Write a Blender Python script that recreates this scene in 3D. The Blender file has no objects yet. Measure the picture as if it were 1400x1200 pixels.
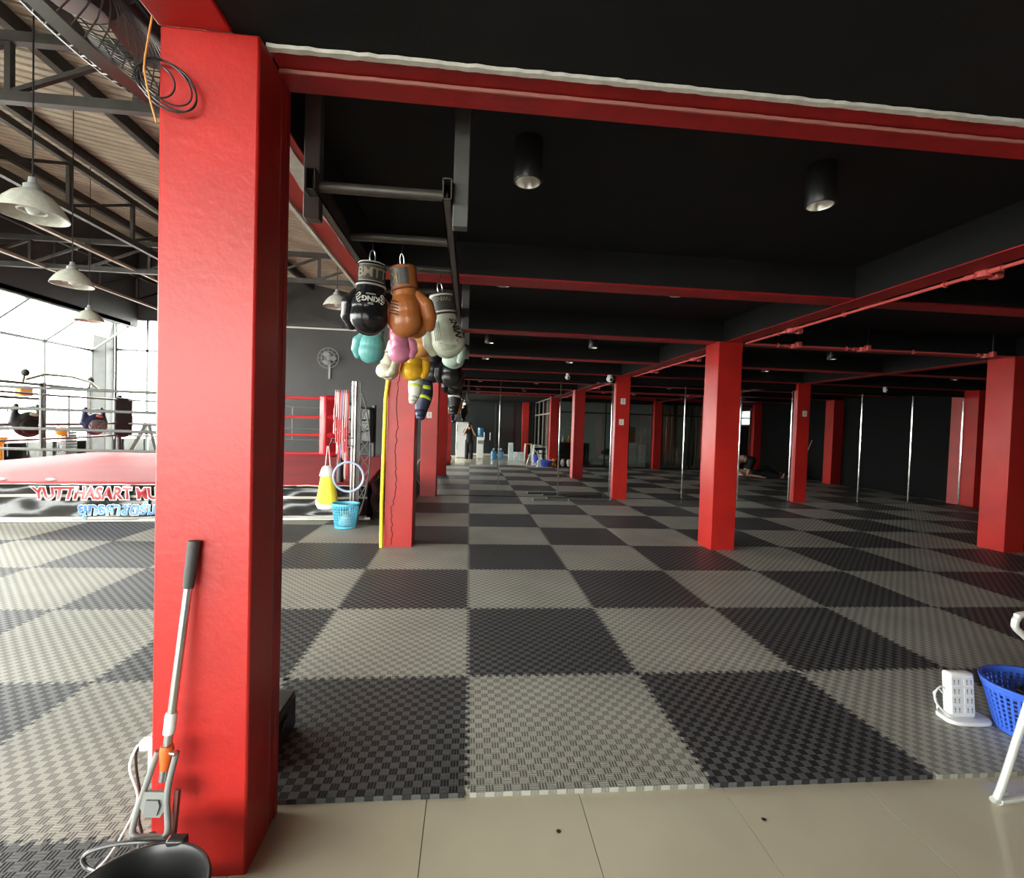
import bpy, bmesh, math, random
from mathutils import Vector, Matrix, Euler
random.seed(7)
R = math.radians
SC = bpy.context.scene
COL = SC.collection

# ---------------------------------------------------------------- camera
F_PX, YAW, PITCH, ROLL = 643.69, 0.090573, -0.026419, 0.032009
CAM = Vector((-0.0323, -1.6669, 1.4348))
def _basis():
    f = Vector((math.sin(YAW), math.cos(YAW), 0)); r = Vector((math.cos(YAW), -math.sin(YAW), 0)); u = Vector((0, 0, 1))
    fw = f*math.cos(PITCH) + u*math.sin(PITCH); u2 = u*math.cos(PITCH) - f*math.sin(PITCH)
    r3 = r*math.cos(ROLL) + u2*math.sin(ROLL); u3 = u2*math.cos(ROLL) - r*math.sin(ROLL)
    return r3, u3, fw
RT, UP, FW = _basis()
cd = bpy.data.cameras.new('camera'); cam = bpy.data.objects.new('camera', cd); COL.objects.link(cam)
cd.sensor_fit = 'HORIZONTAL'; cd.sensor_width = 36; cd.lens = F_PX/1400*36; cd.clip_start = 0.005; cd.clip_end = 200
cam.matrix_world = Matrix(((RT.x, UP.x, -FW.x, CAM.x), (RT.y, UP.y, -FW.y, CAM.y), (RT.z, UP.z, -FW.z, CAM.z), (0, 0, 0, 1)))
SC.camera = cam
def at(px, py, axis, val):
    """the point where the sight line of a photo pixel meets the plane axis = val"""
    d = FW + RT*((px-700)/F_PX) - UP*((py-600)/F_PX)
    return CAM + d*((val-CAM[axis])/d[axis])

# ---------------------------------------------------------------- light
SKY = 18.0
EXPOSURE = 0.22
w = bpy.data.worlds.new('overcast'); SC.world = w; w.use_nodes = True
bg = w.node_tree.nodes['Background']; bg.inputs[0].default_value = (1.0, 0.99, 0.955, 1); bg.inputs[1].default_value = SKY
SC.view_settings.view_transform = 'Standard'; SC.view_settings.look = 'None'
SC.view_settings.exposure = EXPOSURE; SC.view_settings.gamma = 1.0; SC.view_settings.use_curve_mapping = False
def area(name, loc, rot, sx, sy, power=0, col=(1, 1, 1), portal=False):
    l = bpy.data.lights.new(name, 'AREA'); l.shape = 'RECTANGLE'; l.size = sx; l.size_y = sy; l.color = col; l.energy = power
    o = bpy.data.objects.new(name, l); COL.objects.link(o); o.location = loc; o.rotation_euler = rot
    if portal: l.cycles.is_portal = True
    return o
# portals: they emit nothing, they only tell the renderer where the glazing lets the sky in
area('window_left_offscreen', (-10.6, 3.0, 1.8), (0, R(-90), 0), 3.4, 20, portal=True)
area('window_front_offscreen', (-6.0, -6.9, 1.8), (R(90), 0, 0), 9.5, 3.4, portal=True)

# ---------------------------------------------------------------- materials
MATS = {}
def mat(name, col, rough=0.6, metal=0.0, var=0.0, vscale=6.0, bump=0.0, bscale=60.0, spec=0.5, col2=None, trans=0.0, alpha=1.0, emit=0.0, coat=0.0, detail=4):
    if name in MATS: return MATS[name]
    m = bpy.data.materials.new(name); m.use_nodes = True; nt = m.node_tree; b = nt.nodes['Principled BSDF']
    b.inputs['Base Color'].default_value = (*col, 1); b.inputs['Roughness'].default_value = rough; b.inputs['Metallic'].default_value = metal
    b.inputs['Specular IOR Level'].default_value = spec; b.inputs['Transmission Weight'].default_value = trans; b.inputs['Alpha'].default_value = alpha
    b.inputs['Coat Weight'].default_value = coat
    if emit: b.inputs['Emission Color'].default_value = (*col, 1); b.inputs['Emission Strength'].default_value = emit
    if var or bump:
        tc = nt.nodes.new('ShaderNodeTexCoord'); geo = nt.nodes.new('ShaderNodeNewGeometry')
    if var:
        n = nt.nodes.new('ShaderNodeTexNoise'); n.inputs['Scale'].default_value = vscale; n.inputs['Detail'].default_value = detail
        nt.links.new(geo.outputs['Position'], n.inputs['Vector'])
        r = nt.nodes.new('ShaderNodeValToRGB'); r.color_ramp.elements[0].position = 0.38; r.color_ramp.elements[1].position = 0.68
        c2 = col2 or tuple(max(0, c*(1-var)) for c in col)
        r.color_ramp.elements[0].color = (*c2, 1); r.color_ramp.elements[1].color = (*col, 1)
        nt.links.new(n.outputs['Fac'], r.inputs['Fac']); nt.links.new(r.outputs['Color'], b.inputs['Base Color'])
    if bump:
        n2 = nt.nodes.new('ShaderNodeTexNoise'); n2.inputs['Scale'].default_value = bscale; n2.inputs['Detail'].default_value = 3
        nt.links.new(geo.outputs['Position'], n2.inputs['Vector'])
        bp = nt.nodes.new('ShaderNodeBump'); bp.inputs['Strength'].default_value = bump; bp.inputs['Distance'].default_value = 0.01
        nt.links.new(n2.outputs['Fac'], bp.inputs['Height']); nt.links.new(bp.outputs['Normal'], b.inputs['Normal'])
    MATS[name] = m
    return m
def glass(name, tint=(1, 1, 1), refl=0.08):
    if name in MATS: return MATS[name]
    m = bpy.data.materials.new(name); m.use_nodes = True; nt = m.node_tree; nt.nodes.clear()
    o = nt.nodes.new('ShaderNodeOutputMaterial'); t = nt.nodes.new('ShaderNodeBsdfTransparent'); g = nt.nodes.new('ShaderNodeBsdfGlossy')
    mx = nt.nodes.new('ShaderNodeMixShader'); t.inputs[0].default_value = (*tint, 1); g.inputs['Roughness'].default_value = 0.01
    mx.inputs[0].default_value = refl
    nt.links.new(t.outputs[0], mx.inputs[1]); nt.links.new(g.outputs[0], mx.inputs[2]); nt.links.new(mx.outputs[0], o.inputs[0])
    MATS[name] = m
    return m
def mat_weave(name, c_hi, c_lo, rough):
    m = bpy.data.materials.new(name); m.use_nodes = True; nt = m.node_tree; b = nt.nodes['Principled BSDF']; L = nt.links.new; N = nt.nodes.new
    tc = N('ShaderNodeTexCoord'); geo = N('ShaderNodeNewGeometry'); oi = N('ShaderNodeObjectInfo')
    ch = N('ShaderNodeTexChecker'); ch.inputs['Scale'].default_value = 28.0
    mp = N('ShaderNodeMapping'); mp.inputs['Location'].default_value = (0.0003, 0.0003, 0.02)
    L(tc.outputs['Object'], mp.inputs['Vector']); L(mp.outputs['Vector'], ch.inputs['Vector'])
    sx = N('ShaderNodeSeparateXYZ'); L(tc.outputs['Object'], sx.inputs[0])
    def ridge(sock):
        a = N('ShaderNodeMath'); a.operation = 'MULTIPLY'; a.inputs[1].default_value = 28*2*math.pi*3; L(sock, a.inputs[0])
        s = N('ShaderNodeMath'); s.operation = 'SINE'; L(a.outputs[0], s.inputs[0]); return s.outputs[0]
    rx, ry = ridge(sx.outputs['X']), ridge(sx.outputs['Y'])
    mh = N('ShaderNodeMix'); mh.data_type = 'FLOAT'; L(ch.outputs['Fac'], mh.inputs[0]); L(rx, mh.inputs[2]); L(ry, mh.inputs[3])
    ad = N('ShaderNodeMath'); ad.operation = 'MULTIPLY_ADD'; L(ch.outputs['Fac'], ad.inputs[0]); ad.inputs[1].default_value = 3.0; L(mh.outputs[0], ad.inputs[2])
    bp = N('ShaderNodeBump'); bp.inputs['Strength'].default_value = 0.35; bp.inputs['Distance'].default_value = 0.0012
    L(ad.outputs[0], bp.inputs['Height']); L(bp.outputs['Normal'], b.inputs['Normal'])
    mc = N('ShaderNodeMix'); mc.data_type = 'RGBA'; L(ch.outputs['Fac'], mc.inputs[0]); mc.inputs[6].default_value = (*c_lo, 1); mc.inputs[7].default_value = (*c_hi, 1)  # cell tones put the ridges' uneven catch of light into the base colour
    dn = N('ShaderNodeTexNoise'); dn.inputs['Scale'].default_value = 1.3; dn.inputs['Detail'].default_value = 5; L(geo.outputs['Position'], dn.inputs['Vector'])
    rp = N('ShaderNodeMapRange'); rp.inputs[1].default_value = 0.3; rp.inputs[2].default_value = 0.7; rp.inputs[3].default_value = 0.82; rp.inputs[4].default_value = 1.12
    L(dn.outputs['Fac'], rp.inputs[0])
    rr = N('ShaderNodeMath'); rr.operation = 'MULTIPLY_ADD'; L(oi.outputs['Random'], rr.inputs[0]); rr.inputs[1].default_value = 0.16; rr.inputs[2].default_value = 0.92
    mm = N('ShaderNodeMath'); mm.operation = 'MULTIPLY'; L(rp.outputs[0], mm.inputs[0]); L(rr.outputs[0], mm.inputs[1])
    mv = N('ShaderNodeVectorMath'); mv.operation = 'SCALE'; L(mc.outputs[2], mv.inputs[0]); L(mm.outputs[0], mv.inputs['Scale'])
    L(mv.outputs[0], b.inputs['Base Color'])
    mr = N('ShaderNodeMapRange'); L(ch.outputs['Fac'], mr.inputs[0]); mr.inputs[3].default_value = rough+0.14; mr.inputs[4].default_value = rough
    L(mr.outputs[0], b.inputs['Roughness']); b.inputs['Specular IOR Level'].default_value = 0.5
    MATS[name] = m
    return m

RED = mat('red_wall_paint', (0.47, 0.016, 0.011), 0.42, var=0.18, vscale=3.0, bump=0.12, bscale=40)
RED2 = mat('red_beam_paint', (0.40, 0.010, 0.010), 0.5, var=0.3, vscale=5, bump=0.2, bscale=40)
RED_WORN = mat('worn_red_paint', (0.48, 0.02, 0.018), 0.5, var=1, col2=(0.62, 0.55, 0.47), vscale=2.6, bump=0.3, bscale=30, detail=6)
WHITE_GAP = mat('bare_plaster', (0.75, 0.71, 0.64), 0.8, var=0.2, vscale=20, bump=0.3)
BLK_CEIL = mat('black_ceiling_paint', (0.013, 0.013, 0.0135), 0.8, var=0.25, vscale=2, bump=0.1, spec=0.2)
BLK_WALL = mat('black_wall_paint', (0.0065, 0.0065, 0.0065), 0.75, var=0.3, vscale=1.5, bump=0.1, spec=0.15)
GREY_WALL = mat('charcoal_wall_paint', (0.045, 0.043, 0.042), 0.6, var=0.25, vscale=1.0, bump=0.1)
ROOF = mat('weathered_roof_sheet', (0.42, 0.35, 0.26), 0.6, var=0.35, vscale=1.6)
STEEL_DK = mat('dark_steel_paint', (0.05, 0.046, 0.042), 0.45, metal=0.2, var=0.3, vscale=8)
STEEL_GR = mat('grey_steel_paint', (0.10, 0.10, 0.095), 0.45, metal=0.3, var=0.25, vscale=8)
STEEL = mat('bare_steel', (0.55, 0.55, 0.54), 0.28, metal=1.0)
CHROME = mat('chrome', (0.85, 0.86, 0.85), 0.12, metal=1.0)
MIRROR = mat('mirror_glass', (0.90, 0.915, 0.905), 0.012, metal=1.0)
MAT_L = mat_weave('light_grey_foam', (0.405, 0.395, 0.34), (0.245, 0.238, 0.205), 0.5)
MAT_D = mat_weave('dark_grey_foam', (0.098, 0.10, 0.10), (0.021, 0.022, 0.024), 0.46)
TILE = mat('beige_polished_tile', (0.66, 0.60, 0.445), 0.14, var=0.08, vscale=2.5, spec=0.55)
GROUT = mat('dark_grout', (0.10, 0.09, 0.075), 0.8)
WHITE = mat('white_plastic', (0.80, 0.80, 0.77), 0.4)
OFFWHITE = mat('cream_plastic', (0.68, 0.67, 0.60), 0.5)
BLACK = mat('black_plastic', (0.012, 0.012, 0.013), 0.35)
RUBBER = mat('black_rubber', (0.012, 0.012, 0.012), 0.7)
GREYP = mat('grey_plastic', (0.26, 0.27, 0.26), 0.45)
CLEAR = glass('window_glass', (0.97, 0.99, 0.98), 0.05)
SMOKED = glass('smoked_glass', (0.10, 0.11, 0.11), 0.10)
CLEAR2 = glass('office_glass', (0.80, 0.84, 0.83), 0.10)

# ---------------------------------------------------------------- mesh helpers
class MB:
    def __init__(s): s.v = []; s.f = []; s.m = []
    def add(s, vs, fs, M=None):
        o = len(s.v); s.v += [tuple(M @ Vector(p)) if M else tuple(p) for p in vs]; s.f += [tuple(i+o for i in f) for f in fs]; return s
    def box(s, c, d, M=None):
        x, y, z = (k/2 for k in d); cx, cy, cz = c
        vs = [(cx+a*x, cy+b*y, cz+e*z) for a in (-1, 1) for b in (-1, 1) for e in (-1, 1)]
        return s.add(vs, [(0, 1, 3, 2), (4, 6, 7, 5), (0, 4, 5, 1), (2, 3, 7, 6), (0, 2, 6, 4), (1, 5, 7, 3)], M)
    def bar(s, a, b, wx, wz, roll=0.0):
        """rectangular bar from a to b"""
        a = Vector(a); b = Vector(b); d = b-a; L = d.length; q = d.to_track_quat('Y', 'Z')
        M = Matrix.Translation((a+b)/2) @ q.to_matrix().to_4x4() @ Matrix.Rotation(roll, 4, 'Y')
        return s.box((0, 0, 0), (wx, L, wz), M)
    def tube(s, pts, r, n=8, closed=False, caps=True):
        pts = [Vector(p) for p in pts]; k = len(pts); rs = r if isinstance(r, (list, tuple)) else [r]*k
        o = len(s.v); ref = None
        for i, p in enumerate(pts):
            if closed: t = pts[(i+1) % k]-pts[i-1]
            else: t = pts[min(i+1, k-1)]-pts[max(i-1, 0)]
            t.normalize()
            if ref is None:
                ref = Vector((0, 0, 1)) if abs(t.z) < 0.9 else Vector((1, 0, 0))
            u = ref - t*ref.dot(t)
            if u.length < 1e-6: u = t.orthogonal()
            u.normalize(); ref = u; q = t.cross(u)
            for j in range(n):
                a = 2*math.pi*j/n; s.v.append(tuple(p+u*(rs[i]*math.cos(a))+q*(rs[i]*math.sin(a))))
        rng = k if closed else k-1
        for i in range(rng):
            for j in range(n):
                a, b = o+i*n+j, o+i*n+(j+1) % n; i2 = (i+1) % k
                s.f.append((a, b, o+i2*n+(j+1) % n, o+i2*n+j))
        if caps and not closed:
            s.f.append(tuple(o+j for j in range(n))[::-1]); s.f.append(tuple(o+(k-1)*n+j for j in range(n)))
        return s
    def cyl(s, a, b, r, n=16): return s.tube([a, b], r, n)
    def lathe(s, prof, n=24, M=None, closed=False):
        vs = []; fs = []
        for r, z in prof:
            for j in range(n):
                a = 2*math.pi*j/n; vs.append((r*math.cos(a), r*math.sin(a), z))
        k = len(prof)
        for i in range(k-1):
            for j in range(n): fs.append((i*n+j, i*n+(j+1) % n, (i+1)*n+(j+1) % n, (i+1)*n+j))
        if closed:
            if prof[0][0] > 1e-5: fs.append(tuple(range(n))[::-1])
            if prof[-1][0] > 1e-5: fs.append(tuple((k-1)*n+j for j in range(n)))
        return s.add(vs, fs, M)
    def torus(s, c, R_, r, M=None, n=28, m=8, axis='Z'):
        pts = []
        for i in range(n):
            a = 2*math.pi*i/n; x, y = R_*math.cos(a), R_*math.sin(a)
            p = {'Z': (x, y, 0), 'Y': (x, 0, y), 'X': (0, x, y)}[axis]; p = Vector(p)+Vector(c)
            pts.append(M @ p if M else p)
        return s.tube(pts, r, m, closed=True)
    def ell(s, c, r, M=None, nu=16, nv=10):
        vs = []; fs = []; c = Vector(c)
        for i in range(nv+1):
            th = math.pi*i/nv
            for j in range(nu):
                a = 2*math.pi*j/nu; vs.append((c.x+r[0]*math.sin(th)*math.cos(a), c.y+r[1]*math.sin(th)*math.sin(a), c.z+r[2]*math.cos(th)))
        for i in range(nv):
            for j in range(nu): fs.append((i*nu+j, (i+1)*nu+j, (i+1)*nu+(j+1) % nu, i*nu+(j+1) % nu))
        return s.add(vs, fs, M)
    def prism(s, poly, z0, z1, M=None):
        n = len(poly); vs = [(x, y, z0) for x, y in poly]+[(x, y, z1) for x, y in poly]
        fs = [tuple(range(n))[::-1], tuple(range(n, 2*n))]+[(i, (i+1) % n, n+(i+1) % n, n+i) for i in range(n)]
        return s.add(vs, fs, M)
    def grid(s, fn, nu, nv, closed_u=False):
        vs = [fn(i/(nu-(0 if closed_u else 1)), j/(nv-1)) for j in range(nv) for i in range(nu)]; fs = []
        for j in range(nv-1):
            for i in range(nu if closed_u else nu-1):
                fs.append((j*nu+i, j*nu+(i+1) % nu, (j+1)*nu+(i+1) % nu, (j+1)*nu+i))
        return s.add(vs, fs)
    def mesh(s, name, smooth=40):
        me = bpy.data.meshes.new(name); me.from_pydata(s.v, [], s.f); me.update()
        bm = bmesh.new(); bm.from_mesh(me); bmesh.ops.remove_doubles(bm, verts=bm.verts, dist=1e-6)
        bmesh.ops.recalc_face_normals(bm, faces=bm.faces); bm.to_mesh(me); bm.free()
        if smooth:
            me.shade_smooth(); me.set_sharp_from_angle(angle=R(smooth))
        return me
    def build(s, name, m, parent=None, bevel=0, smooth=40, solid=0):
        return obj(name, s.mesh(name, smooth), m, parent, bevel, solid)
def curve(pts, k=5):
    """smooth a bend through points"""
    P = [Vector(p) for p in pts]; out = []
    for i in range(len(P)-1):
        a, b, c, d = P[max(i-1, 0)], P[i], P[i+1], P[min(i+2, len(P)-1)]
        for j in range(k):
            t = j/k; out.append(0.5*((2*b)+(c-a)*t+(2*a-5*b+4*c-d)*t*t+(3*b-a-3*c+d)*t**3))
    return out+[P[-1]]
def obj(name, me, m, parent=None, bevel=0, solid=0):
    o = bpy.data.objects.new(name, me); COL.objects.link(o)
    if m is not None and not me.materials: me.materials.append(m)
    elif m is not None:
        o.material_slots[0].link = 'OBJECT'; o.material_slots[0].material = m
    if parent: o.parent = parent
    if solid:
        md = o.modifiers.new('thickness', 'SOLIDIFY'); md.thickness = solid; md.offset = 0
    if bevel:
        md = o.modifiers.new('bevel', 'BEVEL'); md.width = bevel; md.segments = 2; md.limit_method = 'ANGLE'; md.angle_limit = R(40)
    return o
def tag(o, label, cat, group=None, kind=None):
    o['label'] = label; o['category'] = cat
    if group: o['group'] = group
    if kind: o['kind'] = kind
    return o
def thing(name, label, cat, loc=(0, 0, 0), rot=(0, 0, 0), group=None, kind=None):
    o = bpy.data.objects.new(name, None); COL.objects.link(o); o.location = loc; o.rotation_euler = rot; o.empty_display_size = 0.1
    return tag(o, label, cat, group, kind)
def dup(o, parent=None):
    c = o.copy(); COL.objects.link(c); c.parent = parent
    for ch in [x for x in bpy.data.objects if x.parent == o]: dup(ch, c)
    return c
def strip_mods(o):
    dg = bpy.context.evaluated_depsgraph_get(); me = bpy.data.meshes.new_from_object(o.evaluated_get(dg)); return me
def blob(name, pieces, voxel=0.006, smooth=6):
    """one continuous skin over overlapping ellipsoids ('e', centre, radii[, matrix]) and tapered limbs ('l', points, radii)"""
    mb = MB()
    for p in pieces:
        if p[0] == 'e': mb.ell(p[1], p[2], p[3] if len(p) > 3 else None)
        else:
            mb.tube(p[1], p[2], 12)
            for q, r in ((p[1][0], p[2][0]), (p[1][-1], p[2][-1])): mb.ell(q, (r, r, r), None, 12, 8)
            for q, r in zip(p[1][1:-1], p[2][1:-1]): mb.ell(q, (r, r, r), None, 12, 8)
    me = bpy.data.meshes.new('tmp'); me.from_pydata(mb.v, [], mb.f); me.update()
    o = bpy.data.objects.new('tmp', me); COL.objects.link(o)
    md = o.modifiers.new('r', 'REMESH'); md.mode = 'VOXEL'; md.voxel_size = voxel
    ms = o.modifiers.new('s', 'SMOOTH'); ms.factor = 0.5; ms.iterations = smooth
    bpy.context.view_layer.update()
    res = strip_mods(o); res.name = name; bpy.data.objects.remove(o); res.shade_smooth(); res.materials.clear()
    return res
def text_mesh(body, size, extrude=0.001, offset=0.0, space=1.0):
    c = bpy.data.curves.new('t', 'FONT'); c.body = body; c.size = size; c.extrude = extrude; c.offset = offset; c.align_x = 'CENTER'; c.align_y = 'CENTER'
    c.space_character = space; c.resolution_u = 3
    o = bpy.data.objects.new('t', c); COL.objects.link(o); bpy.context.view_layer.update()
    me = strip_mods(o); bpy.data.objects.remove(o); bpy.data.curves.remove(c); me.materials.clear()
    return me
def text(name, body, size, m, parent, M, extrude=0.001, offset=0.0, space=1.0, warp=None):
    me = text_mesh(body, size, extrude, offset, space); me.transform(M)
    if warp:
        for v in me.vertices: v.co = warp(v.co)
    return obj(name, me, m, parent)
FRONT = Matrix.Rotation(R(90), 4, 'X')      # text in the xz plane, read from -y

# ---------------------------------------------------------------- floor
floor = MB().box((0, 3, -0.09), (24, 21, 0.12)).build('floor', GROUT); tag(floor, 'dark concrete floor slab under the mats and tiles', 'floor', kind='structure')
def mat_mesh(cut=0.0):
    """a foam mat with interlocking teeth; both ends of an axis share one tooth pattern so that neighbours mesh"""
    n, a, g = 44, 0.011, 0.0009; mb = MB(); z0, z1 = -0.028, 0.0
    y0 = cut if cut else a
    mb.box(((1)/2, (y0+1-a)/2, (z0+z1)/2), (1-2*a, 1-a-y0, z1-z0))
    w_ = 1/n
    for k in range(n):
        lo, hi = max(k*w_+g/2, a+g), min((k+1)*w_-g/2, 1-a-g); u, l = (lo+hi)/2, hi-lo; out = k % 2 == 0
        if u-l/2 > y0 or not cut: mb.box((1.0 if out else 0.0, u, (z0+z1)/2), (2*a, l, z1-z0))
        if out: mb.box((u, 1.0, (z0+z1)/2), (l, 2*a, z1-z0))
        elif not cut: mb.box((u, 0.0, (z0+z1)/2), (l, 2*a, z1-z0))
    return mb.mesh('floor_mat', 0)
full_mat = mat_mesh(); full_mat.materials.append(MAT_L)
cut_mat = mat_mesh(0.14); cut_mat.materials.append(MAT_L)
for j in range(-3, 8):
    for i in range(-11, 12):
        if i >= -1 and j < 0: continue
        if i < -1 and j > 7: continue
        if i < -3 and j > 6: continue
        cut = i >= -1 and j == 0
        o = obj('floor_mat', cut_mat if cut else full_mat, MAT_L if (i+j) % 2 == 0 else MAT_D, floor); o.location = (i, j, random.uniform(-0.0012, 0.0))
tile_me = MB().box((0.3, 0.3, -0.034), (0.597, 0.597, 0.028)).mesh('floor_tile', 0); tile_me.materials.append(TILE)
for i in range(-2, 7):
    for j in range(0, 9):
        if -0.155+0.6*i < -1.5: continue
        o = obj('floor_tile', tile_me, None, floor); o.location = (-0.155+0.6*i, 0.30-0.6*j-0.6, 0)

# ---------------------------------------------------------------- room shell
def slab(name, x0, x1, y0, y1, z0, z1, m, label, cat, bevel=0, parent=None):
    o = MB().box(((x0+x1)/2, (y0+y1)/2, (z0+z1)/2), (x1-x0, y1-y0, z1-z0)).build(name, m, parent, bevel, 0 if not bevel else 40)
    if label: tag(o, label, cat, kind='structure')
    return o
CZ = 2.80                                                            # room ceiling
slab('ceiling', -0.97, 11.4, 0.10, 9.0, CZ, CZ+0.2, BLK_CEIL, 'matt black ceiling of the mat room', 'ceiling')
slab('ceiling', -0.79, 11.4, -6.2, -0.075, 2.612, 3.0, BLK_CEIL, 'low black ceiling over the tiled entrance', 'ceiling')
slab('wall_right', 11.25, 11.4, -6.2, 9.0, -0.03, 2.8, BLK_WALL, 'black wall on the far side of the mat room', 'wall')
slab('wall_back', -0.66, 11.25, 7.93, 8.1, -0.03, 2.8, BLK_WALL, 'black wall behind the long mirror', 'wall')
slab('wall_side', -1.0, -0.66, 8.4, 13.0, -0.03, 5.0, GREY_WALL, 'charcoal wall closing the ring hall beside the mirror', 'wall')
slab('wall_upper', -1.0, -0.97, -7.1, 8.4, 2.8, 5.0, GREY_WALL, 'charcoal wall of the storey above the columns', 'wall')
slab('light_stop_mirror_end', -0.2, -0.1, 8.1, 8.5, -0.03, 2.8, GREY_WALL, 'added charcoal panel keeping sky light out at the mirror end', 'wall')  # added to block sky leaking in behind the mirror-end column
slab('light_stop_mirror_back', -0.66, -0.1, 8.4, 8.5, -0.03, 2.8, GREY_WALL, 'added charcoal back panel keeping sky light out at the mirror end', 'wall')  # second added panel against the sky leak behind that column
slab('light_stop_front_side', -1.0, -0.9, -7.1, -5.2, -0.03, 2.8, GREY_WALL, 'added charcoal panel keeping sky light out between ring hall and entrance doors', 'wall')  # added so that no sky enters between hall front and entrance
slab('light_stop_rear_side', 3.3, 3.4, -6.3, -5.2, -0.03, 2.8, GREY_WALL, 'added grey panel keeping sky light out behind the office', 'wall')  # added to stop sky reaching the side screen from behind
slab('wall_rear', 3.3, 11.4, -6.3, -6.2, -0.03, 3.0, GREY_WALL, 'grey wall at the end of the office', 'wall')

# beams: black sides, red undersides, each with its paint edge as a part
def beam_x(name, x0, x1, y0, y1, z, label, m=RED2, top=CZ):
    b = slab(name, x0, x1, y0, y1, z+0.004, top, BLK_CEIL, label, 'beam')
    MB().box(((x0+x1)/2, (y0+y1)/2, z+0.002), (x1-x0, y1-y0+0.004, 0.012)).build('underside', m, b)
    return b
for y0, nm in ((1.90, 'first black ceiling beam with a red underside past the lintel'), (3.87, 'black ceiling beam with a red underside along the free-standing columns'),
               (5.84, 'black ceiling beam with a red underside between the free-standing columns and the mirror')):
    beam_x('ceiling_beam', -0.72, 11.25, y0, y0+0.2, 2.55, nm)
beam_x('ceiling_beam', -0.72, 11.25, 7.78, 7.93, 2.55, 'black ceiling beam with a red underside running along the mirror top')
beam_x('ceiling_beam', 3.03, 3.23, 0.10, 7.78, 2.546, 'red-bottomed ceiling beam carrying the conduit over the middle columns')
beam_x('ceiling_beam', 7.0, 7.2, 0.10, 7.78, 2.546, 'red-bottomed ceiling beam over the column row next to the black side wall')
eb = beam_x('edge_beam', -0.97, -0.762, 0.10, 8.0, 2.55, 'edge beam with worn red and cream underside beside the ring hall', RED)
rr_ = random.Random(5); pa = []; pb = []
for k in range(81):
    yy = 0.12+k*0.095; pa.append((-0.862+rr_.uniform(-0.008, 0.008)-0.01*math.sin(k*0.3), yy, 2.541)); pb.append((-0.805+rr_.uniform(-0.010, 0.010)+0.018*math.sin(k*0.21), yy, 2.541))
mb = MB(); vs = pa+pb+[(x, y, z+0.012) for x, y, z in pa+pb]; fs = []
for k in range(80): fs += [(k, k+1, 81+k+1, 81+k), (k, 162+k, 162+k+1, k+1), (81+k, 81+k+1, 243+k+1, 243+k)]
mb.add(vs, fs).build('bare_patch', WHITE_GAP, eb, smooth=0)
MB().bar((-0.985, 0.1, 2.545), (-0.985, 8.0, 2.545), 0.022, 0.03).build('conduit', WHITE_GAP, eb)
# lintel over the entrance with its bare plaster line
lin = slab('lintel_beam', -0.70, 11.25, -0.075, 0.10, 2.606, CZ+0.2, RED2, 'red lintel beam over the tiled edge with a bare plaster line', 'beam')
MB().box((5.27, 0.052, 2.600), (11.94, 0.094, 0.014)).build('lower_band', RED2, lin)
def wobble_strip(name, y0, y1, z, amp, m, parent, seed):
    rnd = random.Random(seed); n = 160; a = []; b = []
    for i in range(n+1):
        x = -0.70+i*(5.0/n); a.append((x, y0+rnd.uniform(-amp, amp), z)); b.append((x, y1+rnd.uniform(-amp, amp), z))
    mb = MB(); vs = a+b+[(x, y, z+0.012) for x, y, z in a+b]; k = n+1; fs = []
    for i in range(n): fs += [(i, i+1, k+i+1, k+i), (2*k+i, 2*k+k+i, 2*k+k+i+1, 2*k+i+1), (i, 2*k+i, 2*k+i+1, i+1), (k+i, k+i+1, 3*k+i+1, 3*k+i)]
    return mb.add(vs, fs).build(name, m, parent, smooth=0)
wobble_strip('plaster_line', -0.098, -0.077, 2.596, 0.003, WHITE_GAP, lin, 1)
wobble_strip('plaster_line', -0.001, 0.0055, 2.590, 0.0018, mat('pale_red_edge', (0.42, 0.16, 0.13), 0.7), lin, 2)
slab('side_beam', -0.996, -0.785, -6.2, -0.13, 2.600, 3.0, RED, 'red beam running back from the front pillar top', 'beam', 0.006)

# columns
def column(x0, x1, y0, y1, z1, label, m=RED, name='column'):
    c = thing(name, label, 'column', ((x0+x1)/2, (y0+y1)/2, 0), kind='structure')
    MB().box((0, 0, z1/2-0.015), (x1-x0, y1-y0, z1+0.03)).build('shaft', m, c, 0.008)
    return c
pil = thing('pillar', 'large red pillar at the mat edge with a mop leaning on it', 'pillar', (-0.845, -0.015, 0), kind='structure')
MB().box((0, -0.035, 1.285), (0.288, 0.175, 2.63)).build('shaft', RED, pil, 0.008)
MB().box((0.0, 0.068, 1.285), (0.284, 0.05, 2.63)).build('frame_strip', RED2, pil, 0.004)
MB().box((0.0, 0.109, 1.285), (0.290, 0.035, 2.63)).build('frame_strip', RED2, pil, 0.004)
MB().box((0.1425, 0.048, 1.28), (0.002, 0.004, 2.60)).build('seam', mat('pale_red_edge', (0.42, 0.16, 0.13), 0.7), pil, smooth=0)
cl1 = column(-0.98, -0.66, 3.85, 4.16, 2.55, 'red column with a dark cracked line and a yellow tube beside it')
rnd = random.Random(3); pts = []
for i in range(60):
    pts.append((-0.05+0.012*math.sin(i*0.35)+rnd.uniform(-0.012, 0.012)+(-0.03 if i < 14 else 0.0), -0.156, 0.02+i*0.034))
MB().tube(pts, 0.005, 4).build('crack', mat('dark_red_crack', (0.14, 0.008, 0.01), 0.9), cl1)
column(-0.98, -0.66, 7.72, 8.0, 2.55, 'red column standing at the end of the mirror beside the ring hall')
for y0, y1, z1, nm in ((3.83, 4.16, 2.55, 'red free-standing column under the conduit beam'), (7.84, 7.93, 2.55, 'red half column against the mirror with two white notices')):
    column(2.955, 3.26, y0, y1, z1, nm)
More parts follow.
